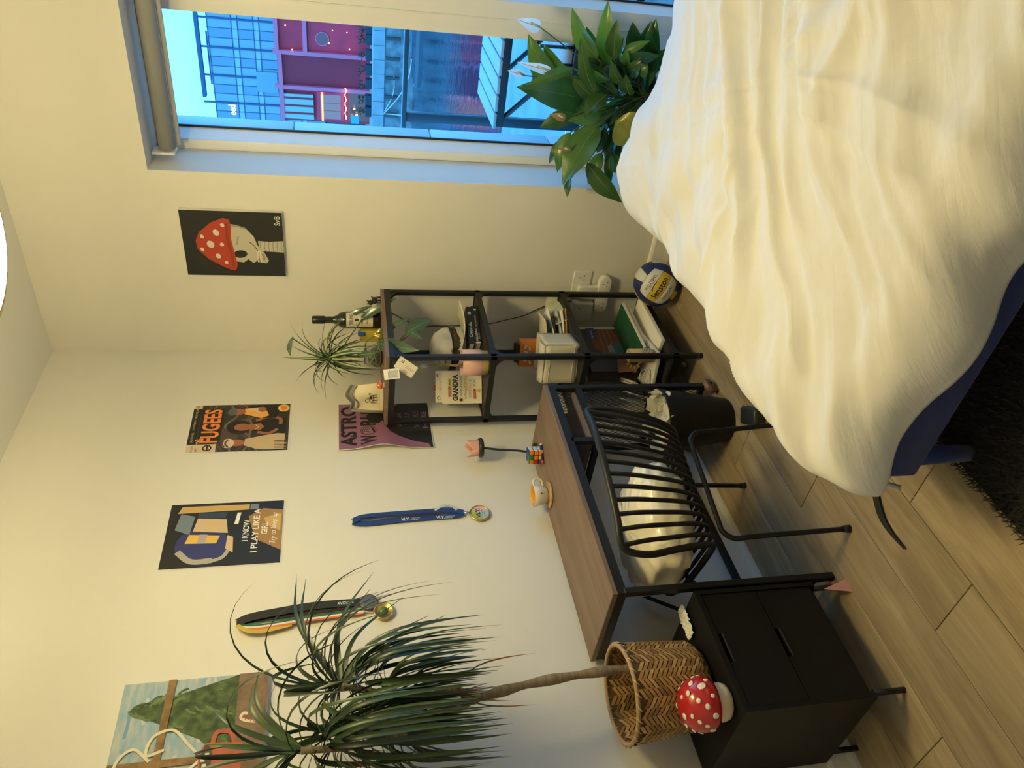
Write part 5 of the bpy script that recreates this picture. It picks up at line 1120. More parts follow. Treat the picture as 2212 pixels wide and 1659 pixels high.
MB().prism([s.p(bw + .0012, .01, 0), s.p(bw + .014, .01, 0), s.p(bw + .014, bh - .005, 0), s.p(bw + .0012, bh - .005, 0)], -s.n*.05).build('white_sleeve', pm_('sleeve white', (.62, .61, .57)), t, bevel=.001)
def board(label, org, r_, u_, w_, h_, th, face, edge=(.74, .72, .66), paint=None):
    r_ = V(r_).normalized(); u_ = V(u_); u_ = (u_ - r_*u_.dot(r_)).normalized(); t = thing('canvas_board', label, 'canvas', org); s = Sheet(org, r_, u_)
    MB().prism([s.o, s.o + s.r*w_, s.o + s.r*w_ + s.u*h_, s.o + s.u*h_], -s.n*th).build('stretcher', pm_('canvas white edge', edge, .8), t, bevel=.0015)
    if face: s.rect(.001, .001, w_ - .001, h_ - .001, 0); s.build('painted_face', [M(face[0], face[1], .7, var=.2, vs=20)], t)
    return t
g0 = at(1395, 662, 'y', -.40)
board('large white canvas board lying flat at the bottom of the shelf', (-.470, -.392, Z4 + .0005), (.94, -.05, .02), (.10, .93, .04), .325, .28, -.018, None)
board('small white canvas lying crooked on the large white board', (-.530, -.360, Z4 + .030), (.90, .18, .01), (-.2, .9, .03), .24, .20, -.016, None)
board('dark green painted canvas tilted on the bottom shelf', (-.455, -.345, Z4 + .088), (.93, -.10, .05), (-.05, .9, .02), .310, .16, .016, ('bottle green paint', (.010, .085, .035)))
board('brown wooden board lying under the green canvas', (-.40, -.34, Z4 + .053), (.94, -.08, .03), (.06, .9, .05), .27, .19, -.014, None, (.24, .14, .07))
# cardboard tube
p = V((-.498, -.330, Z4 + .056)); t = thing('cardboard_tube', 'short kraft cardboard tube with a paper label standing by the front post', 'tube', p)
KR = M('kraft card', (.48, .33, .16), .8)
MB().lathe([(.001, .002), (.029, .002), (.030, .004), (.030, .112), (.027, .112), (.027, .100), (.001, .099)], 30, p).build('tube_wall', KR, t)
av2 = math.atan2(CAM.y - p.y, CAM.x - p.x); l2 = wrap_label(t, p, .0304, .014, .058, av2 - .2, av2 + 1.3, pm_('tube label', (.52, .47, .36)), 'label')
for k in range(5): 
    mb = MB(); z_ = .020 + k*.008; mb.grid(lambda u, v: V((p.x + .0307*math.cos(av2 + .1 + .9*u), p.y + .0307*math.sin(av2 + .1 + .9*u), p.z + z_ + .003*v)), 6, 1); mb.build('label_line', INK, l2, fix=False)
MB().lathe([(.001, .1005), (.020, .1005)], 20, p).build('end_print', M('tube end print', (.30, .18, .10), .8, c2=(.55, .42, .25), vs=160), t)
# brown card with sunflower
p = V((-.505, -.255, Z4 + .06)); t = thing('sunflower_card', 'brown paper card with a yellow and black paper flower', 'card', p)
s = Sheet(p, (.7, -.7, 0), (.1, .2, 1)); MB().prism([s.p(0, .05, 0), s.p(.060, .05, 0), s.p(.060, .135, 0), s.p(0, .135, 0)], -s.n*.001).build('card', M('brown paper', (.20, .10, .05), .8), t)
for k in range(10): a = 2*PI*k/10; s.poly([(.045 + .010*math.cos(a - .25), .060 + .010*math.sin(a - .25)), (.045 + .034*math.cos(a - .12), .060 + .034*math.sin(a - .12)), (.045 + .038*math.cos(a + .1), .060 + .038*math.sin(a + .1)), (.045 + .010*math.cos(a + .25), .060 + .010*math.sin(a + .25))], 0)
s.ell(.045, .060, .020, .020, 1, n=16); s.build('paper_flower', [pm_('petal yellow', (.55, .32, .04)), pm_('seed black', (.02, .018, .016))], t)
# leaning slim books and papers at the left of the bottom shelf
for k, (lb_, c_, x_, w_, tl) in enumerate((('red slim book leaning on the bottom shelf', (.16, .02, .025), -.545, .010, .35), ('tan envelope leaning beside the red book', (.34, .19, .08), -.530, .012, .45), ('dark folder leaning behind the red book', (.05, .05, .05), -.560, .008, .25), ('white picture mount leaning on the bottom shelf', (.62, .60, .55), -.575, .006, .1))):
    p = V((x_, -.16 + k*.012, Z4 + .035)); t = thing('leaning_book', lb_, 'book', p, group=None); Rm = Matrix.Rotation(R(-58), 3, 'Z') @ Matrix.Rotation(tl, 3, 'Y')
    MB().box(p + Rm @ V((0, 0, .062)), (w_, .15, .125), Rm).build('cover', M('lean %d' % k, c_, .5), t, bevel=.001); MB().box(p + Rm @ V((.0, -.001, .0625)), (w_*.7, .1505, .126), Rm).build('pages', M('book pages', (.62, .56, .45), .9, bump=.4, bs=900), t)
t = thing('cable_coil', 'white charging cable heaped on the bottom shelf', 'cable', (-.50, -.20, Z4 + .04))
q = random.Random(2); pts = [V((-.515 + .03*math.cos(k*.9) + q.uniform(-.01, .01), -.22 + .04*math.sin(k*.9), Z4 + .050 + .004*k*.5)) for k in range(16)]; MB().tube(bez(pts, 4), .0022, 6).build('cable', WPL, t)
# glass pebbles on the floor beneath
for k, (px_, lb_) in enumerate((((1474, 766), 'small clear pebble on the floor left of the shelf foot'), ((1478, 788), 'larger clear pebble on the floor under the shelf'))):
    c = at(*px_, 'z', .012); mb = MB(); mb.grid(lambda u, v: c + V((.014*math.sin(PI*v)*math.cos(2*PI*u), .011*math.sin(PI*v)*math.sin(2*PI*u), .012*math.cos(PI*v)))*(1 + .25*noise.noise(V((math.sin(PI*v)*math.cos(2*PI*u)*2, math.sin(2*PI*u)*2, v*3 + k)))), 10, 6, smooth=False)
    tag(mb.build('pebble', M('cloudy glass', (.35, .35, .36), .15, trans=.4)), lb_, 'pebble', 'pebbles under the shelf')
# ------------------------------------------------------------------ on the desk
ZD = .7502
p = at(1190, 1068, 'z', ZD) + V((.01, .012, 0)); p.z = ZD
t = thing('coaster', 'round cork coaster under the yellow lined cup', 'coaster', p); MB().lathe([(.001, 0), (.050, 0), (.052, .002), (.052, .007), (.050, .009), (.001, .009)], 36, p).build('cork_disc', M('cork', (.42, .27, .13), .9, var=.3, vs=120, bump=.4, bs=200), t)
c = p + V((.0, .002, .0093)); t = thing('cup', 'cream cup with yellow inside standing on a cork coaster', 'cup', c)
CUPM = M('cream glaze', (.72, .68, .58), .25, coat=.3)
MB().lathe([(.001, .001), (.022, .001), (.028, .004), (.036, .018), (.040, .036), (.0415, .058), (.0405, .059)], 36, c).build('cup_wall', CUPM, t)
MB().lathe([(.0405, .059), (.0385, .057), (.037, .036), (.032, .016), (.024, .007), (.001, .006)], 36, c).build('cup_lining', M('yellow glaze', (.72, .38, .03), .3), t)
hd = V((math.cos(R(-38)), math.sin(R(-38)), 0))
MB().tube(bez([c + hd*.039 + V((0, 0, .050)), c + hd*.058 + V((0, 0, .052)), c + hd*.066 + V((0, 0, .036)), c + hd*.056 + V((0, 0, .020)), c + hd*.036 + V((0, 0, .016))], 6), .0045, 10).build('handle', CUPM, t)
ac = math.atan2(CAM.y - c.y, CAM.x - c.x)
for (da, dz, w_, h_, m_) in ((0, .028, .16, .012, GOLD), (-.06, .030, .10, .008, INK), (.0, .019, .24, .0015, INK)):
    mb = MB(); mb.grid(lambda u, v: V((c.x + .0398*math.cos(ac + .25 + da - w_/2 + w_*u), c.y + .0398*math.sin(ac + .25 + da - w_/2 + w_*u), c.z + dz + h_*v)), 4, 1); mb.build('emblem', m_, t, fix=False)
# puzzle cube
p = at(1170, 983, 'z', ZD); p.z = ZD; sz = .056; ya = R(24)
t = thing('puzzle_cube', 'scrambled colour puzzle cube on the desk near the wall', 'puzzle cube', p, ya)
Rm = Matrix.Rotation(ya, 3, 'Z'); cc = p + V((0, 0, sz/2 + .0005)); MB().box(cc, (sz*.97,)*3, Rm).build('core', M('cube black', (.012, .012, .012), .5), t, bevel=.002)
PCOL = {'o': (.80, .22, .02), 'g': (.02, .20, .04), 'r': (.45, .02, .03), 'b': (.02, .07, .35), 'y': (.80, .62, .04), 'w': (.75, .74, .70)}
PM = {k: M('cube tile ' + k, v, .3) for k, v in PCOL.items()}
def tiles(nrm, r_, u_, pat):
    for i in range(3):
        for j in range(3):
            q_ = cc + Rm @ (V(nrm)*(sz*.5) + V(r_)*((j - 1)*sz/3) + V(u_)*((1 - i)*sz/3)); d_ = [sz/3*.86]*3
            for a in range(3):
                if abs(nrm[a]) > .5: d_[a] = .002
            MB().box(q_, d_, Rm).build('tile', PM[pat[i][j]], t, bevel=.0015, seg=2)
tiles((-1, 0, 0), (0, -1, 0), (0, 0, 1), ('ogo', 'roo', 'byo')); tiles((0, -1, 0), (1, 0, 0), (0, 0, 1), ('www', 'www', 'www')); tiles((0, 0, 1), (1, 0, 0), (0, 1, 0), ('gbb', 'grb', 'bbb'))
pp_ = p + V((.0, -.060, .0)); t = thing('marker_pen', 'dark blue marker pen lying in front of the puzzle cube', 'pen', pp_)
a_p, b_p = at(1176, 1002, 'z', ZD) , at(1172, 962, 'z', ZD); a_p.z = b_p.z = ZD + .0065; dv = (b_p - a_p).normalized()
MB().tube([a_p + dv*.014, b_p], .006, 12).build('barrel', M('marker blue', (.015, .02, .12), .35), t); MB().tube([a_p, a_p + dv*.015], .0062, 12).build('end_cap', M('marker red', (.45, .04, .03), .35), t); MB().tube([b_p, b_p + dv*.006], .0055, 12).build('white_end', WPL, t)
# little stand with pink top
p = at(1157, 946, 'z', ZD); p = V((-.826, -.075, ZD)); t = thing('flower_light', 'small black stemmed light with a frilled pink shade on the desk', 'lamp', p)
MB().lathe([(.001, 0), (.040, 0), (.042, .006), (.034, .014), (.012, .020), (.001, .021)], 30, p).build('base', M('black plastic', (.02, .021, .022), .4), t)
hd_ = at(1043, 967, 'y', -.075); hd_ = V((hd_.x, -.075, hd_.z))
MB().tube(bez([p + V((0, 0, .018)), p.lerp(hd_, .35) + V((.003, 0, 0)), p.lerp(hd_, .7) - V((.003, 0, 0)), hd_], 6), .0048, 10).build('stem', M('black plastic', (.02, .021, .022), .4), t)
MB().lathe([(.001, 0), (.036, 0), (.041, .006), (.041, .014), (.036, .020), (.030, .021)], 30, hd_).build('ring', M('black plastic', (.02, .021, .022), .4), t)
PKS = M('pink frosted shade', (.72, .40, .33), .35, sss=.3)
mb = MB(); mb.grid(lambda u, v: hd_ + V((0, 0, .018 + .040*v + (.012*math.sin(6*PI*u) if v > .6 else 0)*v)) + V((math.cos(2*PI*u), math.sin(2*PI*u), 0))*(.032 + .006*v*math.sin(6*PI*u)), 48, 8); mb.build('petal_shade', PKS, t, solid=.003)

# ------------------------------------------------------------------ on the black cabinet
ZC = .5002
p = at(1574, 1510, 'z', ZC); p.z = ZC; p += V((0.0, .012, 0))
t = thing('toadstool_lamp', 'plain red toadstool lamp with pale flecks at the cabinet front edge', 'lamp', p)
MB().lathe([(.001, 0), (.038, 0), (.048, .008), (.052, .024), (.046, .042), (.036, .052), (.001, .052)], 32, p).build('stalk', M('toadstool cream', (.74, .60, .40), .3, coat=.3), t)
cap = MB().lathe([(.034, .046), (.066, .050), (.073, .064), (.073, .084), (.064, .112), (.044, .132), (.018, .141), (.001, .142)], 40, p).build('cap', M('toadstool red', (.45, .012, .016), .22, coat=.5), t)
FL = M('fleck cream', (.78, .72, .58), .4); q = random.Random(12)
avm = math.atan2(CAM.y - p.y, CAM.x - p.x)
prof_ = [(.073, .072), (.071, .092), (.063, .112), (.048, .128), (.028, .138)]
k = 0
for (r_, z_), cnt in zip(prof_, (9, 8, 7, 5, 3)):
    for i in range(cnt):
        a = 2*PI*i/cnt + k*.7 + .3; s_ = q.uniform(.0055, .0105); n = V((math.cos(a)*(.15 - z_ + .0), math.sin(a)*(.15 - z_), max(.0, z_ - .062)*.9)).normalized()
        rot = n.to_track_quat('Z', 'Y').to_matrix(); MB().ball(p + V((math.cos(a)*r_, math.sin(a)*r_, z_)), (s_, s_*q.uniform(.8, 1.2), .0022), 12, 6, rot=rot).build('fleck', FL, cap)
    k += 1
# crumpled tissue
c = at(1488, 1343, 'z', ZC); c.z = ZC; dirv = (at(1500, 1376, 'z', ZC) - at(1475, 1310, 'z', ZC)); dirv.z = 0; ln = dirv.length; dirv.normalize(); sdv = V((-dirv.y, dirv.x, 0))
mb = MB(); mb.grid(lambda u, v: c + dirv*((u - .5)*ln*(1 - .15*abs(v - .5))) + sdv*((v - .5)*.055*(1 - .25*abs(2*u - 1)**3)) + V((0, 0, .004 + .011*abs(noise.noise(V((u*7, v*5, 2)))) + .006*noise.noise(V((u*17, v*13, 7))) + .005)), 26, 16, smooth=False)
tag(mb.build('tissue', M('tissue paper', (.76, .74, .66), .9), None, solid=.0008), 'crumpled white tissue on the black cabinet top', 'tissue')
# woven basket
bc_ = V((-1.962, -.200, ZC)); rb, rt, hb_ = .118, .138, .250
t = thing('woven_basket', 'woven bamboo basket pot with stitched rim on the black cabinet', 'basket', bc_)
def bpnt(th, v, k=0.):
    r_ = rb + (rt - rb)*(v**.7) + k; r_ -= .02*max(0, .12 - v)/.12
    tilt = V((-.006*v, 0, 0)); return bc_ + V((r_*math.cos(th), r_*math.sin(th), .002 + v*hb_)) + tilt
BB = M('bamboo under', (.12, .065, .025), .8)
mb = MB(); mb.grid(lambda u, v: bpnt(2*PI*u, v, -.0025), 48, 10); mb.grid(lambda u, v: bpnt(2*PI*u, v, -.006), 48, 10); mb.lathe([(.001, .003), (rb - .02, .003)], 30, bc_); mb.build('basket_wall', BB, t)
q = random.Random(31); sm_ = MB(); ncol = 34; nr = 17
for side in (0, 1):
    for j in range(ncol):
        th0 = 2*PI*j/ncol; th1 = 2*PI*(j + 1.12)/ncol; sg = 1 if (j // 2) % 2 else -1
        for i in range(-2, nr + 2):
            v0 = (i + .5*(j % 2))/nr; v1 = v0 + sg*.075; hw = .0225
            if min(v0, v1) - hw < .0 or max(v0, v1) + hw > .985: continue
            kk = .0012 if side == 0 else -.0085; ce = .0022 if side == 0 else -.0022; vs = []
            for f in (0, .5, 1):
                th = th0 + (th1 - th0)*f; v = v0 + (v1 - v0)*f; lift = kk + (ce if f == .5 else 0)
                vs += [bpnt(th, v - hw, lift), bpnt(th, v + hw, lift)]
            sm_.add(vs, [(0, 2, 3, 1), (2, 4, 5, 3)], q.choice((0, 0, 1, 2)))
tag(sm_.build('weave', [M('bamboo mid', (.36, .205, .07), .55), M('bamboo light', (.47, .29, .115), .55), M('bamboo dark', (.25, .135, .045), .55)], t, fix=False), kind='stuff')
MB().tube([bpnt(2*PI*i/40, .99, -.003) for i in range(40)], .0065, 8, closed=True).build('rim', M('bamboo rim', (.36, .23, .12), .6), t)
STC = M('raffia stitch', (.58, .42, .22), .7)
for i in range(26): a = 2*PI*i/26; MB().tube([bpnt(a, .955, .004), bpnt(a + .06, .99, .006), bpnt(a + .12, 1.012, -.002), bpnt(a + .18, .97, -.012)], .0016, 5).build('stitch', STC, t)
MB().lathe([(.001, .170), (.115, .168)], 30, bc_).build('soil', M('dark soil', (.02, .016, .012), .95, bump=1, bs=60), t)

# ------------------------------------------------------------------ dracaena in the basket
def leaf_strip(mb, p, d, L, wd, g, n=12, mi=0, side=None, twist=0., fold=.25, wall=None, base=.35, tip_pow=1.):
    """long arching strap leaf; d = start direction, g = droop"""
    p = V(p); d = V(d).normalized(); st = L/n; vs = []; rows = []
    sd = side or d.cross(V((0, 0, 1)))
    if sd.length < 1e-3: sd = V((1, 0, 0))
    sd.normalize()
    for i in range(n + 1):
        f = i/n; w_ = wd*(min(1, base + (1 - base)*f*4))*max(.0, 1 - f**2.2)**tip_pow; w_ = max(w_, wd*.04)
        s2 = (sd - d*sd.dot(d)); s2 = s2.normalized() if s2.length > 1e-6 else sd
        up = s2.cross(d).normalized(); s3 = s2*math.cos(twist*f) + up*math.sin(twist*f); u3 = s3.cross(d)
        vs += [p - s3*w_/2 + u3*w_*fold, p.copy(), p + s3*w_/2 + u3*w_*fold]
        d = (d + V((0, 0, -g*st*(1 + f)))).normalized(); p = p + d*st
        if wall is not None and p.y > wall: p.y = wall; d.y = min(d.y, 0); d.normalize()
    fs = [];
    for i in range(n): b = 3*i; fs += [(b, b + 3, b + 4, b + 1), (b + 1, b + 4, b + 5, b + 2)]
    mb.add(vs, fs, mi, True); return mb
t = thing('dracaena', 'tall dragon tree with bare trunk and drooping strap leaves in the basket', 'plant', bc_ + V((.06, 0, .17)))
BARK = M('dracaena bark', (.30, .23, .15), .85, c2=(.19, .14, .09), vs=14, stretch=(1, 1, 9), bump=.6, bs=45)
Pd = lambda x, y, Y: at(x, y, 'y', Y)
tr = [Pd(1372, 1445, -.20), Pd(1330, 1447, -.20), Pd(1250, 1458, -.20), Pd(1150, 1476, -.21), Pd(1070, 1497, -.22), Pd(1010, 1512, -.225)]
tr[0].z = .672
trk = bez(tr, 6); MB().tube(trk, [.0135 + .0025*math.sin(i*.9) for i in range(len(trk))], 12).build('trunk', BARK, t)
E1, E2, E3 = Pd(735, 1482, -.27), Pd(760, 1580, -.20), Pd(650, 1622, -.30)
br = [[tr[-1], Pd(992, 1492, -.235), Pd(960, 1496, -.245), Pd(880, 1510, -.26), Pd(810, 1495, -.268), E1], [tr[-1], Pd(960, 1532, -.21), Pd(900, 1548, -.205), Pd(830, 1562, -.20), E2], [Pd(1020, 1512, -.225), Pd(960, 1545, -.235), Pd(890, 1580, -.26), Pd(780, 1610, -.29), E3]]
for b in br:
    q_ = bez(b, 5); MB().tube(q_, [.0115 - .003*i/len(q_) for i in range(len(q_))], 10).build('branch', BARK, t)
DL = [M('dracaena leaf', (.030, .060, .022), .38, var=.2, vs=3), M('dracaena leaf bright', (.055, .095, .030), .38, var=.2, vs=3), M('dracaena leaf dark', (.018, .036, .020), .36)]
DEAD = M('dead leaf', (.26, .10, .04), .8)
q = random.Random(77)
for e_i, (E, cnt) in enumerate(((E1, 72), (E2, 76), (E3, 50))):
    for i in range(cnt):
        f = i/cnt; az = q.uniform(0, 2*PI)
        if f < .70: el = R(q.uniform(-25, 38)); L = q.uniform(.38, .56); g = q.uniform(8, 16); base_p = E - V((0, 0, .02 + .13*q.random()))
        else: el = R(q.uniform(30, 85)); L = q.uniform(.34, .50); g = q.uniform(4, 10); base_p = E + V((0, 0, q.uniform(0, .02)))
        d = V((math.cos(az)*math.cos(el), math.sin(az)*math.cos(el)*.75 - .12, math.sin(el)))
        for _k in range(7):
            te = leaf_strip(MB(), base_p, d, L, .01, g, 13, wall=-.012)
            if te.v[-2][2] > (1.15 if q.random() < .7 else 1.08): break
            L *= .88
        mb = leaf_strip(MB(), base_p, d, L, q.uniform(.012, .0175), g, 13, q.choice((0, 0, 1, 2)), twist=q.uniform(-.9, .9), wall=-.012)
        mb.build('leaf', DL, t, fix=False)
# long upward leaves reaching right of the crown, as seen against the wall
for (sx, sy, tx, ty, Y, mi) in ((660, 1410, 640, 1240, -.25, 2), (690, 1440, 806, 1236, -.26, 0), (680, 1430, 870, 1290, -.25, 0), (650, 1440, 660, 1250, -.26, 2), (700, 1440, 800, 1272, -.24, 0), (670, 1450, 925, 1330, -.27, 1), (690, 1460, 960, 1330, -.25, 0), (480, 1540, 545, 1480, -.30, 1), (640, 1620, 440, 1610, -.32, 1), (640, 1625, 455, 1525, -.31, 0), (650, 1610, 560, 1440, -.30, 0), (720, 1480, 960, 1360, -.28, 1)):
    a = E1 if sy < 1500 else E3; b = Pd(tx, ty, Y); m_ = (a + b)/2 + V((0, -.02, .05)); mb = MB(); pth = bez([a, m_, b], 8); n = len(pth); vs = []
    for i, p_ in enumerate(pth):
        f = i/(n - 1); w_ = .017*max(.05, 1 - f**1.8); tg = (pth[min(i + 1, n - 1)] - pth[max(i - 1, 0)]).normalized(); s_ = tg.cross(V((0, -1, .25))).normalized()*w_/2; vs += [p_ - s_, p_ + V((0, .002, 0)), p_ + s_]
    fs = [];
    for i in range(n - 1): b_ = 3*i; fs += [(b_, b_ + 3, b_ + 4, b_ + 1), (b_ + 1, b_ + 4, b_ + 5, b_ + 2)]
    mb.add(vs, fs, 0, True).build('leaf', [DL[mi]], t, fix=False)
for i in range(14):
    a = br[i % 3][1 + i % 3] + V((q.uniform(-.02, .02), q.uniform(-.02, .02), q.uniform(-.02, .06))); az = q.uniform(0, 6.3)
    leaf_strip(MB(), a, V((math.cos(az), math.sin(az)*.6, -.3)), q.uniform(.10, .26), .006, 14, 9, wall=-.012, twist=2).build('dead_leaf', DEAD, t, fix=False)

# ------------------------------------------------------------------ vase with spider plant and trailing cuttings on the shelf
vp = put(770, -.225, ZT, 800); t = thing('glass_vase', 'round clear glass vase with moss and roots on the shelf', 'vase', vp)
VG = M('vase glass', (.85, .9, .88), .03, trans=.92, spec=.5)
MB().lathe([(.001, .001), (.030, .001), (.046, .012), (.052, .034), (.046, .058), (.034, .070), (.036, .076), (.033, .076), (.031, .070), (.043, .057), (.049, .034), (.043, .014), (.028, .005), (.001, .005)], 32, vp).build('glass', VG, t)
mb = MB(); mb.grid(lambda u, v: vp + V((0, 0, .032)) + V((.041*math.sin(PI*v)*math.cos(2*PI*u), .041*math.sin(PI*v)*math.sin(2*PI*u), .024*math.cos(PI*v)))*(1 + .2*noise.noise(V((u*9, v*9, 1)))), 20, 12); mb.build('moss', M('damp moss', (.06, .06, .025), .95, var=.4, vs=60, bump=1, bs=120), t)
sp = thing('spider_plant', 'green and white striped spider plant rising above the shelf', 'plant', vp + V((0, 0, .05)))
SC_ = at(712, 774, 'y', -.235); GRN = M('spider leaf green', (.040, .085, .025), .42); WHT = M('spider leaf cream', (.42, .46, .26), .45)
stem_pts = [vp + V((0, 0, .055)), vp.lerp(SC_, .4) + V((.004, 0, .0)), vp.lerp(SC_, .75) + V((-.004, 0, 0)), SC_]
MB().tube(bez(stem_pts, 6), .0045, 8).build('stem', M('pale root stem', (.40, .34, .16), .7), sp)
for k in range(5): a = stem_pts[2] + V((q.uniform(-.01, .01), q.uniform(-.01, .01), q.uniform(-.03, .03))); MB().tube(bez([a, a + V((q.uniform(-.04, .04), q.uniform(-.03, .03), -.03)), a + V((q.uniform(-.05, .05), q.uniform(-.03, .03), -.08))], 4), [.003]*5 + [.002]*4, 6).build('aerial_root', M('aerial root', (.36, .28, .13), .8), sp)
q = random.Random(19)
for i in range(44):
    az = 2*PI*i/44*3.0 + q.uniform(-.3, .3); el = R(q.choice((75, 55, 40, 25, 10, 0, -15, -30)) + q.uniform(-10, 10)); L = q.uniform(.15, .235); g = q.uniform(2.5, 8) if el > 0 else q.uniform(6, 13)
    d = V((math.cos(az)*math.cos(el), math.sin(az)*math.cos(el)*.8 - .1, math.sin(el))); wd = q.uniform(.015, .021)
    g0 = leaf_strip(MB(), SC_ + V((0, 0, q.uniform(-.03, .012))), d, L, wd, g, 10, 0, wall=-.02, twist=q.uniform(-.5, .5)); m2 = MB(); vs = [V(x) for x in g0.v]; outv = []; fsx = []; n = 11
    for r_ in range(n):
        a, b, c2 = vs[3*r_], vs[3*r_ + 1], vs[3*r_ + 2]; outv += [a, a.lerp(b, .62), c2.lerp(b, .62), c2]
    m2.v = [tuple(x) for x in outv]
    for r_ in range(n - 1):
        for k_ in range(3): m2.f.append([4*r_ + k_, 4*r_ + 4 + k_, 4*r_ + 5 + k_, 4*r_ + 1 + k_]); m2.m.append(1 if k_ == 1 else 0); m2.s.append(True)
    m2.build('leaf', [GRN, WHT], sp, fix=False)
def broad_leaf(base, tip, wd, nrm, mats, name, parent, droop=.12, cup=.18, mi=0, nu=10, nv=6, shape=.75, heart=0., wave=0.):
    base = V(base); tip = V(tip); ax = tip - base; L = ax.length; ax.normalize(); n = V(nrm); n = (n - ax*n.dot(ax)).normalized(); s = ax.cross(n)
    def f(u, v):
        pr = math.sin(PI*min(1, u**shape))**.85*(1 - .25*u) if 0 < u < 1 else 0.0
        w_ = wd*.5*max(pr*1.15, .012); x = (2*v - 1)
        back = -heart*L*(abs(x)**1.5)*max(0, 1 - u*3.)
        return base + ax*(u*L + back) + s*(x*w_) + n*(cup*w_*abs(x)**1.3 + droop*L*math.sin(PI*u)*.6) + n*(wave*wd*math.sin(u*11 + x*2)*abs(x))
    mb = MB(); mb.grid(f, nu, nv); o = mb.build(name, mats, parent, fix=False)
    mr = MB().tube([f(i/8*.97, .5) - n*.0004 for i in range(9)], [.0014*(1 - i/10) + .0003 for i in range(9)], 5); mr.build('midrib', MC.get('leaf rib') or M('leaf rib', (.16, .24, .07), .5), o)
    return o
ph = thing('trailing_cuttings', 'trailing cuttings with broad blue green leaves hanging over the shelf edge', 'plant', vp + V((0, 0, .04)))
PHL = M('glossy blue green leaf', (.040, .085, .050), .25, var=.15, vs=20, coat=.3); PHS = M('cutting stem', (.10, .15, .04), .5)
tocam = (CAM - vp).normalized()
for (bx, by, tx, ty, Yb, Yt, wd, sx, sy) in ((742, 686, 806, 660, -.30, -.36, .026, 712, 735), (783, 688, 858, 643, -.31, -.40, .036, 740, 760), (825, 717, 890, 685, -.36, -.42, .026, 790, 740), (880, 718, 930, 689, -.40, -.44, .062, 850, 745), (823, 742, 906, 757, -.36, -.42, .058, 800, 785), (632, 731, 628, 770, -.24, -.25, .036, 690, 768), (808, 763, 770, 767, -.34, -.30, .022, 812, 785), (890, 718, 912, 732, -.41, -.43, .030, 860, 740)):
    b_ = at(bx, by, 'y', Yb); e_2 = at(tx, ty, 'y', Yt); s_ = at(sx, sy, 'y', (Yb - .225)/2)
    root = vp + V((0, 0, .06)) if bx > 650 else SC_
    broad_leaf(b_, e_2, wd, tocam + V((0, 0, .5)), PHL, 'leaf', ph, .10, .15, heart=.12)
    MB().tube(bez([root, s_, b_], 8), .0026, 8).build('leaf_stem', PHS, ph)

# ------------------------------------------------------------------ peace lily on the window sill
pl = V((.085, -1.270, OZ0 + .026)); t = thing('peace_lily', 'big peace lily with white flowers standing in the window', 'plant', pl)
MB().lathe([(.001, .0), (.080, .0), (.085, .01), (.100, .150), (.104, .155), (.104, .168), (.094, .168), (.090, .14), (.001, .138)], 32, pl).build('pot', M('white pot', (.6, .6, .58), .4), t)
MB().lathe([(.001, .142), (.09, .142)], 24, pl).build('soil', M('dark soil', (.02, .016, .012), .95, bump=1, bs=60), t)
LL = [leafy('lily leaf', (.075, .155, .026), .32, .35, (.10, .26, .02)), leafy('lily leaf deep', (.036, .090, .022), .30, .25, (.05, .15, .02)), leafy('lily leaf yellowing', (.27, .26, .03), .35, .4, (.35, .36, .03), .25, 25), leafy('lily leaf fresh', (.10, .20, .03), .32, .4, (.14, .34, .03))]
LST = M('lily stalk', (.05, .10, .03), .5)
top0 = pl + V((0, 0, .145)); q = random.Random(41)
spec = [ # leaf base px, tip px, x plane base/tip, width, material
 (1262, 214, 1116, 188, .05, -.02, .105, 1), (1200, 186, 1142, 74, .14, .16, .085, 0), (1290, 128, 1236, 17, .08, .10, .075, 3), (1312, 140, 1314, 0, .04, .02, .060, 3), (1326, 128, 1333, 42, .0, -.04, .055, 1),
 (1344, 113, 1404, 88, -.02, -.06, .030, 0), (1284, 200, 1254, 80, .0, -.05, .050, 1), (1240, 148, 1135, 184, -.02, -.06, .034, 0), (1330, 262, 1385, 300, -.10, -.14, .115, 2), (1292, 270, 1216, 399, -.06, -.14, .110, 0),
 (1268, 352, 1344, 438, -.08, -.14, .070, 1), (1232, 386, 1226, 427, -.08, -.12, .030, 1), (1320, 325, 1318, 408, -.05, -.12, .036, 1), (1308, 334, 1352, 375, -.04, -.08, .055, 0), (1244, 250, 1165, 275, .04, .06, .060, 1),
 (1232, 286, 1204, 372, .06, .04, .062, 0), (1225, 300, 1185, 355, .10, .10, .045, 1), (1230, 180, 1175, 95, .10, .14, .070, 0), (1345, 135, 1426, 120, -.02, -.05, .045, 1), (1340, 125, 1402, 97, .05, .06, .032, 1),
 (1350, 140, 1356, 108, -.02, -.05, .036, 0), (1290, 160, 1250, 110, .12, .16, .06, 0), (1310, 205, 1262, 255, -.03, -.06, .075, 1), (1330, 210, 1300, 150, .03, .05, .060, 1), (1345, 185, 1320, 130, -.05, -.08, .045, 1),
 (1362, 165, 1385, 130, -.05, -.08, .05, 1), (1300, 240, 1226, 262, .0, -.02, .062, 0), (1315, 190, 1270, 165, .10, .13, .055, 3), (1360, 205, 1352, 160, -.06, -.10, .05, 1), (1275, 300, 1236, 330, -.02, -.04, .055, 0), (1310, 280, 1290, 330, .06, .08, .05, 1), (1335, 300, 1340, 345, .02, .0, .045, 1), (1300, 330, 1270, 400, .06, .05, .05, 0), (1380, 160, 1400, 140, -.08, -.1, .05, 1), (1270, 235, 1200, 215, .08, .1, .07, 1), (1290, 215, 1230, 160, .02, .04, .05, 1)]
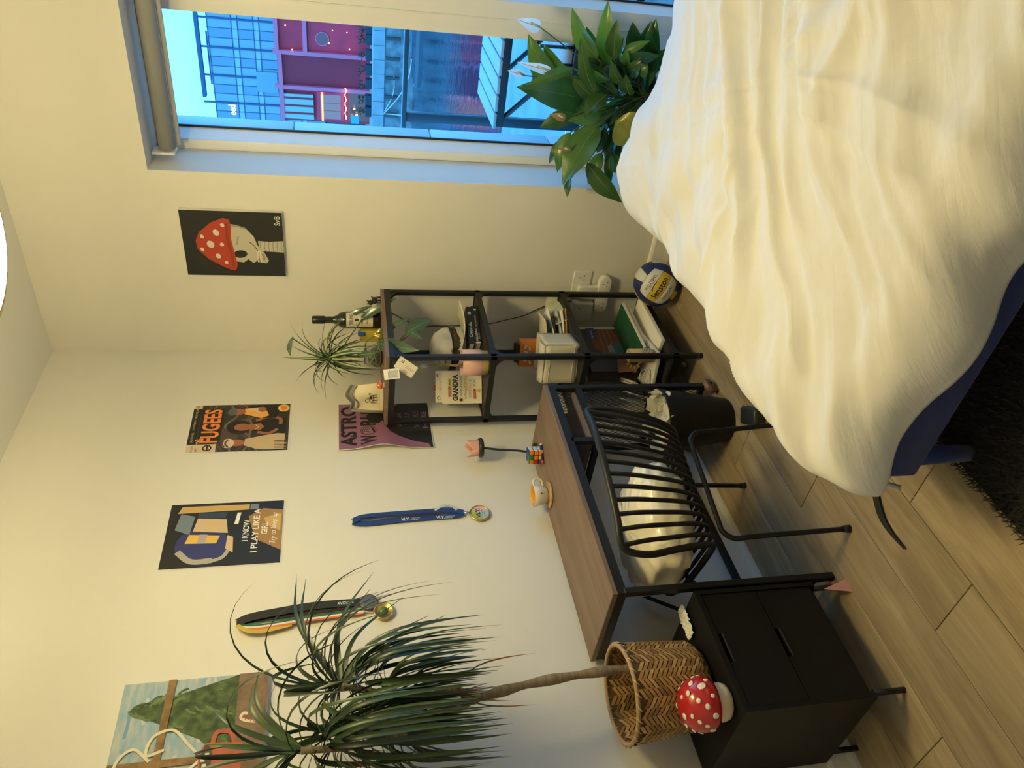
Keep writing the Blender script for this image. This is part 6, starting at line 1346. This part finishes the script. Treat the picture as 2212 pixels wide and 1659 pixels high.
for (bx, by, tx, ty, xb, xt, wd, mi) in spec:
    b_ = at(bx, by, 'x', xb); e_2 = at(tx, ty, 'x', xt); n = (CAM - b_).normalized() + V((0, 0, .6)) + V((q.uniform(-.4, .4), q.uniform(-.4, .4), q.uniform(-.2, .3)))
    broad_leaf(b_, e_2, wd*1.22, n, LL[mi], 'leaf', t, .14, .22, shape=.8, wave=.03, nu=12)
    r0 = top0 + V((q.uniform(-.05, .05), q.uniform(-.05, .05), 0)); mid = r0.lerp(b_, .5) + V((0, 0, .03)); MB().tube(bez([r0, mid, b_], 5), .0028, 6).build('leaf_stalk', LST, t)
for k in range(52):      # lower foliage between the stalks
    a = q.uniform(0, 2*PI); rr0 = q.uniform(.02, .10); b_ = top0 + V((math.cos(a)*rr0*.7 - .01, math.sin(a)*rr0*1.8, q.uniform(.02, .24))); L = q.uniform(.10, .18); el = q.uniform(-.3, 1.0)
    d = V((math.cos(a)*.45 - .25, math.sin(a)*1.1, el)).normalized(); e_2 = b_ + d*L
    if e_2.x > .21: e_2.x = .20
    broad_leaf(b_, e_2, q.uniform(.045, .085), (CAM - b_).normalized() + V((q.uniform(-.5, .5), q.uniform(-.5, .5), .7)), LL[q.choice((0, 1, 1, 1))], 'leaf', t, .16, .22, shape=.8, wave=.03)
    r0 = top0 + V((q.uniform(-.04, .04), q.uniform(-.04, .04), 0)); MB().tube(bez([r0, r0.lerp(b_, .5) + V((0, 0, .01)), b_], 4), .0028, 6).build('leaf_stalk', LST, t)
SPA = leafy('white spathe', (.86, .86, .84), .5, .5, (.9, .9, .88), .02); SPB = M('brown spathe', (.42, .26, .12), .7); SPX = M('spadix', (.62, .58, .38), .8, bump=.6, bs=300)
for (bx, by, tx, ty, xb, wd, old) in ((1168, 60, 1115, 41, .08, .048, 0), (1192, 155, 1117, 134, -.04, .034, 0), (1132, 163, 1096, 152, .12, .036, 0), (1222, 256, 1186, 246, -.08, .030, 1), (1233, 324, 1202, 320, -.10, .020, 1)):
    b_ = at(bx, by, 'x', xb); e_2 = at(tx, ty, 'x', xb - .02); fl_ = broad_leaf(b_, e_2, wd, (CAM - b_).normalized() + V((0, 0, .05)), SPB if old else SPA, 'spathe', t, .08, .3, shape=.62)
    ax = (e_2 - b_); MB().tube([b_ + ax*.05 + tocam*.004, b_ + ax*.45 + tocam*.012], [.0045, .0035], 8).build('spadix', SPX, fl_)
    r0 = top0 + V((q.uniform(-.03, .03), q.uniform(-.03, .03), 0)); MB().tube(bez([r0, r0.lerp(b_, .55) + V((0, 0, .04)), b_], 6), .0024, 6).build('flower_stalk', LST, t)

# ------------------------------------------------------------------ floor objects
# volleyball
br_ = .105; bc2 = V((-.172, -.500, br_)); t = thing('volleyball', 'blue yellow and white volleyball on the floor against the bed', 'volleyball', V((bc2.x, bc2.y, 0)))
nf = (CAM - bc2).normalized(); rr_ = V((0, 0, 1)).cross(nf).normalized(); uu_ = nf.cross(rr_)
nf = (nf - rr_*.20 - uu_*.16).normalized(); rr_ = (rr_ - nf*rr_.dot(nf)).normalized(); uu_ = nf.cross(rr_)
an = R(-30); e1 = rr_*math.cos(an) + uu_*math.sin(an); e2 = -rr_*math.sin(an) + uu_*math.cos(an)
VY, VB_, VW = M('ball yellow leather', (.62, .42, .04), .5, bump=.15, bs=500), M('ball blue leather', (.015, .030, .16), .5, bump=.15, bs=500), M('ball white leather', (.66, .66, .62), .5, bump=.15, bs=500)
def face(n, a, b, cols):
    for k in range(3):
        b0, b1 = -1 + 2*k/3, -1 + 2*(k + 1)/3
        def f(u, v):
            x = -1 + 2*u; y = b0 + (b1 - b0)*v; x *= .985; y = (b0 + b1)/2 + (y - (b0 + b1)/2)*.965
            q_ = (n + a*math.tan(x*PI/4) + b*math.tan(y*PI/4)).normalized(); edge = (u in (0, 1)) or (v in (0, 1)); return bc2 + q_*(br_ - (.0016 if edge else 0))
        mb = MB(); mb.grid(f, 14, 6); mb.build('panel', cols[k], t, fix=False)
face(nf, e1, e2, (VW, VY, VW)); face(e2, nf, e1, (VB_, VW, VB_)); face(-e2, nf, e1, (VB_, VY, VB_)); face(-e1, e2, nf, (VB_, VY, VB_)); face(e1, e2, nf, (VB_, VW, VB_)); face(-nf, e1, e2, (VY, VW, VY))
MB().ball(bc2, br_ - .0022, 30, 18).build('bladder', M('ball seam', (.02, .02, .02), .8), t)
def balltext(tx, y0, h, w_, bold=.01):
    vs, fs = text_geo(tx, bold); mb = MB(); mb.add([bc2 + (nf + e1*((a - .5)*w_) + e2*(y0 + b*h)).normalized()*(br_ + .0006) for a, b in vs], fs, 0); return mb.build('lettering', INK, t, fix=False)
balltext('VOLLEYBALL', .42, .17, .95, .02); balltext('SOFT TOUCH', .33, .07, .50); balltext('Senston', -.16, .30, 1.15, .02); balltext('OFFICIAL', -.58, .17, .80, .0)
mb = MB(); arc = [(-.30, .17), (-.18, .25), (.0, .28), (.16, .25)]; P_ = bez([(a, b, 0) for a, b in arc], 6)
L1 = [bc2 + (nf + e1*a.x + e2*(a.y + .018)).normalized()*(br_ + .0006) for a in P_]; L2 = [bc2 + (nf + e1*a.x + e2*(a.y - .018)).normalized()*(br_ + .0006) for a in P_]
mb.add(L1 + L2, [(i, i + 1, len(P_) + i + 1, len(P_) + i) for i in range(len(P_) - 1)]).build('swoosh', INK, t, fix=False)
# waste bin
wb_ = V((-.902, -.300, 0)); t = thing('waste_bin', 'black tapered waste bin under the desk', 'bin', wb_)
BINM = M('black bin plastic', (.007, .007, .0075), .6, spec=.3)
MB().lathe([(.001, .002), (.082, .002), (.088, .008), (.131, .290), (.134, .300), (.128, .300), (.126, .290), (.085, .012), (.001, .010)], 40, wb_).build('bin_body', BINM, t)
MB().tube([wb_ + V((.131*math.cos(2*PI*i/40), .131*math.sin(2*PI*i/40), .299)) for i in range(40)], .0032, 8, closed=True).build('rim', BINM, t)
ln_ = MB(); ln_.grid(lambda u, v: wb_ + V((math.cos(2*PI*u), math.sin(2*PI*u), 0))*((.124 - .045*v) + .024*noise.noise(V((math.cos(2*PI*u)*3, math.sin(2*PI*u)*3, v*4)))) + V((0, 0, .292 - .11*v + .034*noise.noise(V((math.cos(2*PI*u)*4, math.sin(2*PI*u)*4, v*3 + 5))) + (.010 if v == 0 else 0))), 60, 10, smooth=False)
tag(ln_.build('bin_liner', M('crinkled foil liner', (.62, .60, .50), .35, bump=.5, bs=40), None, solid=.0008), 'crinkled pale liner bag inside the black bin', 'bin liner')
def crumple(label, cat, c, r_, mat, seed, sc_=(1, 1, 1), name='litter'):
    mb = MB(); mb.grid(lambda u, v: V(c) + V((sc_[0]*math.sin(PI*v)*math.cos(2*PI*u), sc_[1]*math.sin(PI*v)*math.sin(2*PI*u), sc_[2]*math.cos(PI*v)))*r_*(1 + .35*noise.noise(V((math.sin(PI*v)*math.cos(2*PI*u)*2.3 + seed, math.sin(PI*v)*math.sin(2*PI*u)*2.3, math.cos(PI*v)*2.3)))), 20, 12, smooth=False)
    return tag(mb.build(name, mat), label, cat)
crumple('crumpled cream paper heaped in the bin', 'paper', wb_ + V((.02, .02, .215)), .062, M('litter cream', (.62, .60, .52), .8), 1, (1.2, 1.2, .8))
crumple('orange snack wrapper in the bin', 'wrapper', wb_ + V((-.072, .01, .255)), .028, M('orange wrapper', (.62, .12, .03), .3), 4, (1, 1.2, .9), 'wrapper')
crumple('blue striped wrapper in the bin', 'wrapper', wb_ + V((-.055, -.055, .258)), .022, M('blue wrapper', (.05, .06, .25), .3, c2=(.6, .6, .6), vs=90), 7, (1, 1, .9), 'wrapper')
crumple('white tissue scrap near the bin edge', 'tissue', wb_ + V((-.03, .075, .262)), .026, M('tissue paper', (.76, .74, .66), .9), 9, (1.2, 1, .8), 'tissue')
# pink folded paper by the desk leg
c = at(1822, 1263, 'z', 0); t = thing('folded_paper', 'small folded pink paper shape on the floor by the desk leg', 'paper', c)
PKP = M('pink paper', (.52, .25, .22), .7); a0 = at(1842, 1278, 'z', 0); a1 = at(1802, 1262, 'z', 0); a2 = at(1772, 1266, 'z', 0) ; a3 = at(1828, 1250, 'z', 0); tp = c + V((-.01, .0, .075))
MB().add([a0, a1, tp, a3, a2, c + V((.03, .02, .012))], [(0, 1, 2), (1, 3, 2), (0, 2, 3), (0, 4, 5), (1, 4, 0)]).build('folds', PKP, t, solid=.0008, fix=False)
MB().add([a0 + V((0, 0, .002)), a1 + V((0, 0, .006)), a2 + V((0, 0, .003))], [(0, 1, 2)]).build('lower_fold', PKP, t, solid=.0006, fix=False)
# black strap trailing from under the bed
sp_ = [at(1878, 1038, 'z', .004), at(1890, 1062, 'z', .004), at(1903, 1110, 'z', .004), at(1922, 1145, 'z', .004), at(1955, 1185, 'z', .004)]; sp_ = [V((-1.66, -.86, .006))] + sp_
qs = bez(sp_, 6); mb = MB(); vs = []
for i, p_ in enumerate(qs):
    tg = (qs[min(i + 1, len(qs) - 1)] - qs[max(0, i - 1)]).normalized(); s_ = V((-tg.y, tg.x, 0))*(.015*(1 - .75*max(0, i/len(qs) - .55)/.45)); vs += [p_ - s_, p_ + s_ + V((0, 0, .004)), p_ + s_ + V((0, 0, .0055)), p_ - s_ + V((0, 0, .0018))]
mb.add(vs, [(4*i + k, 4*i + (k + 1) % 4, 4*i + 4 + (k + 1) % 4, 4*i + 4 + k) for i in range(len(qs) - 1) for k in range(4)]); tag(mb.build('strap', STB), 'black fabric strap trailing out from under the bed', 'strap')
# small black case on the floor by the bed foot
c = at(1640, 915, 'z', 0) + V((.02, -.02, 0)); t = thing('floor_case', 'small black case on the floor at the foot of the bed', 'case', c)
MB().box(c + V((0, 0, .025)), (.11, .07, .05), Matrix.Rotation(.6, 3, 'Z')).build('case_body', M('black plastic', (.02, .021, .022), .4), t, bevel=.012, seg=3)
MB().box(c + V((0, 0, .034)), (.1115, .0715, .003), Matrix.Rotation(.6, 3, 'Z')).build('case_seam', M('black rubber', (.01, .01, .01), .7), t)
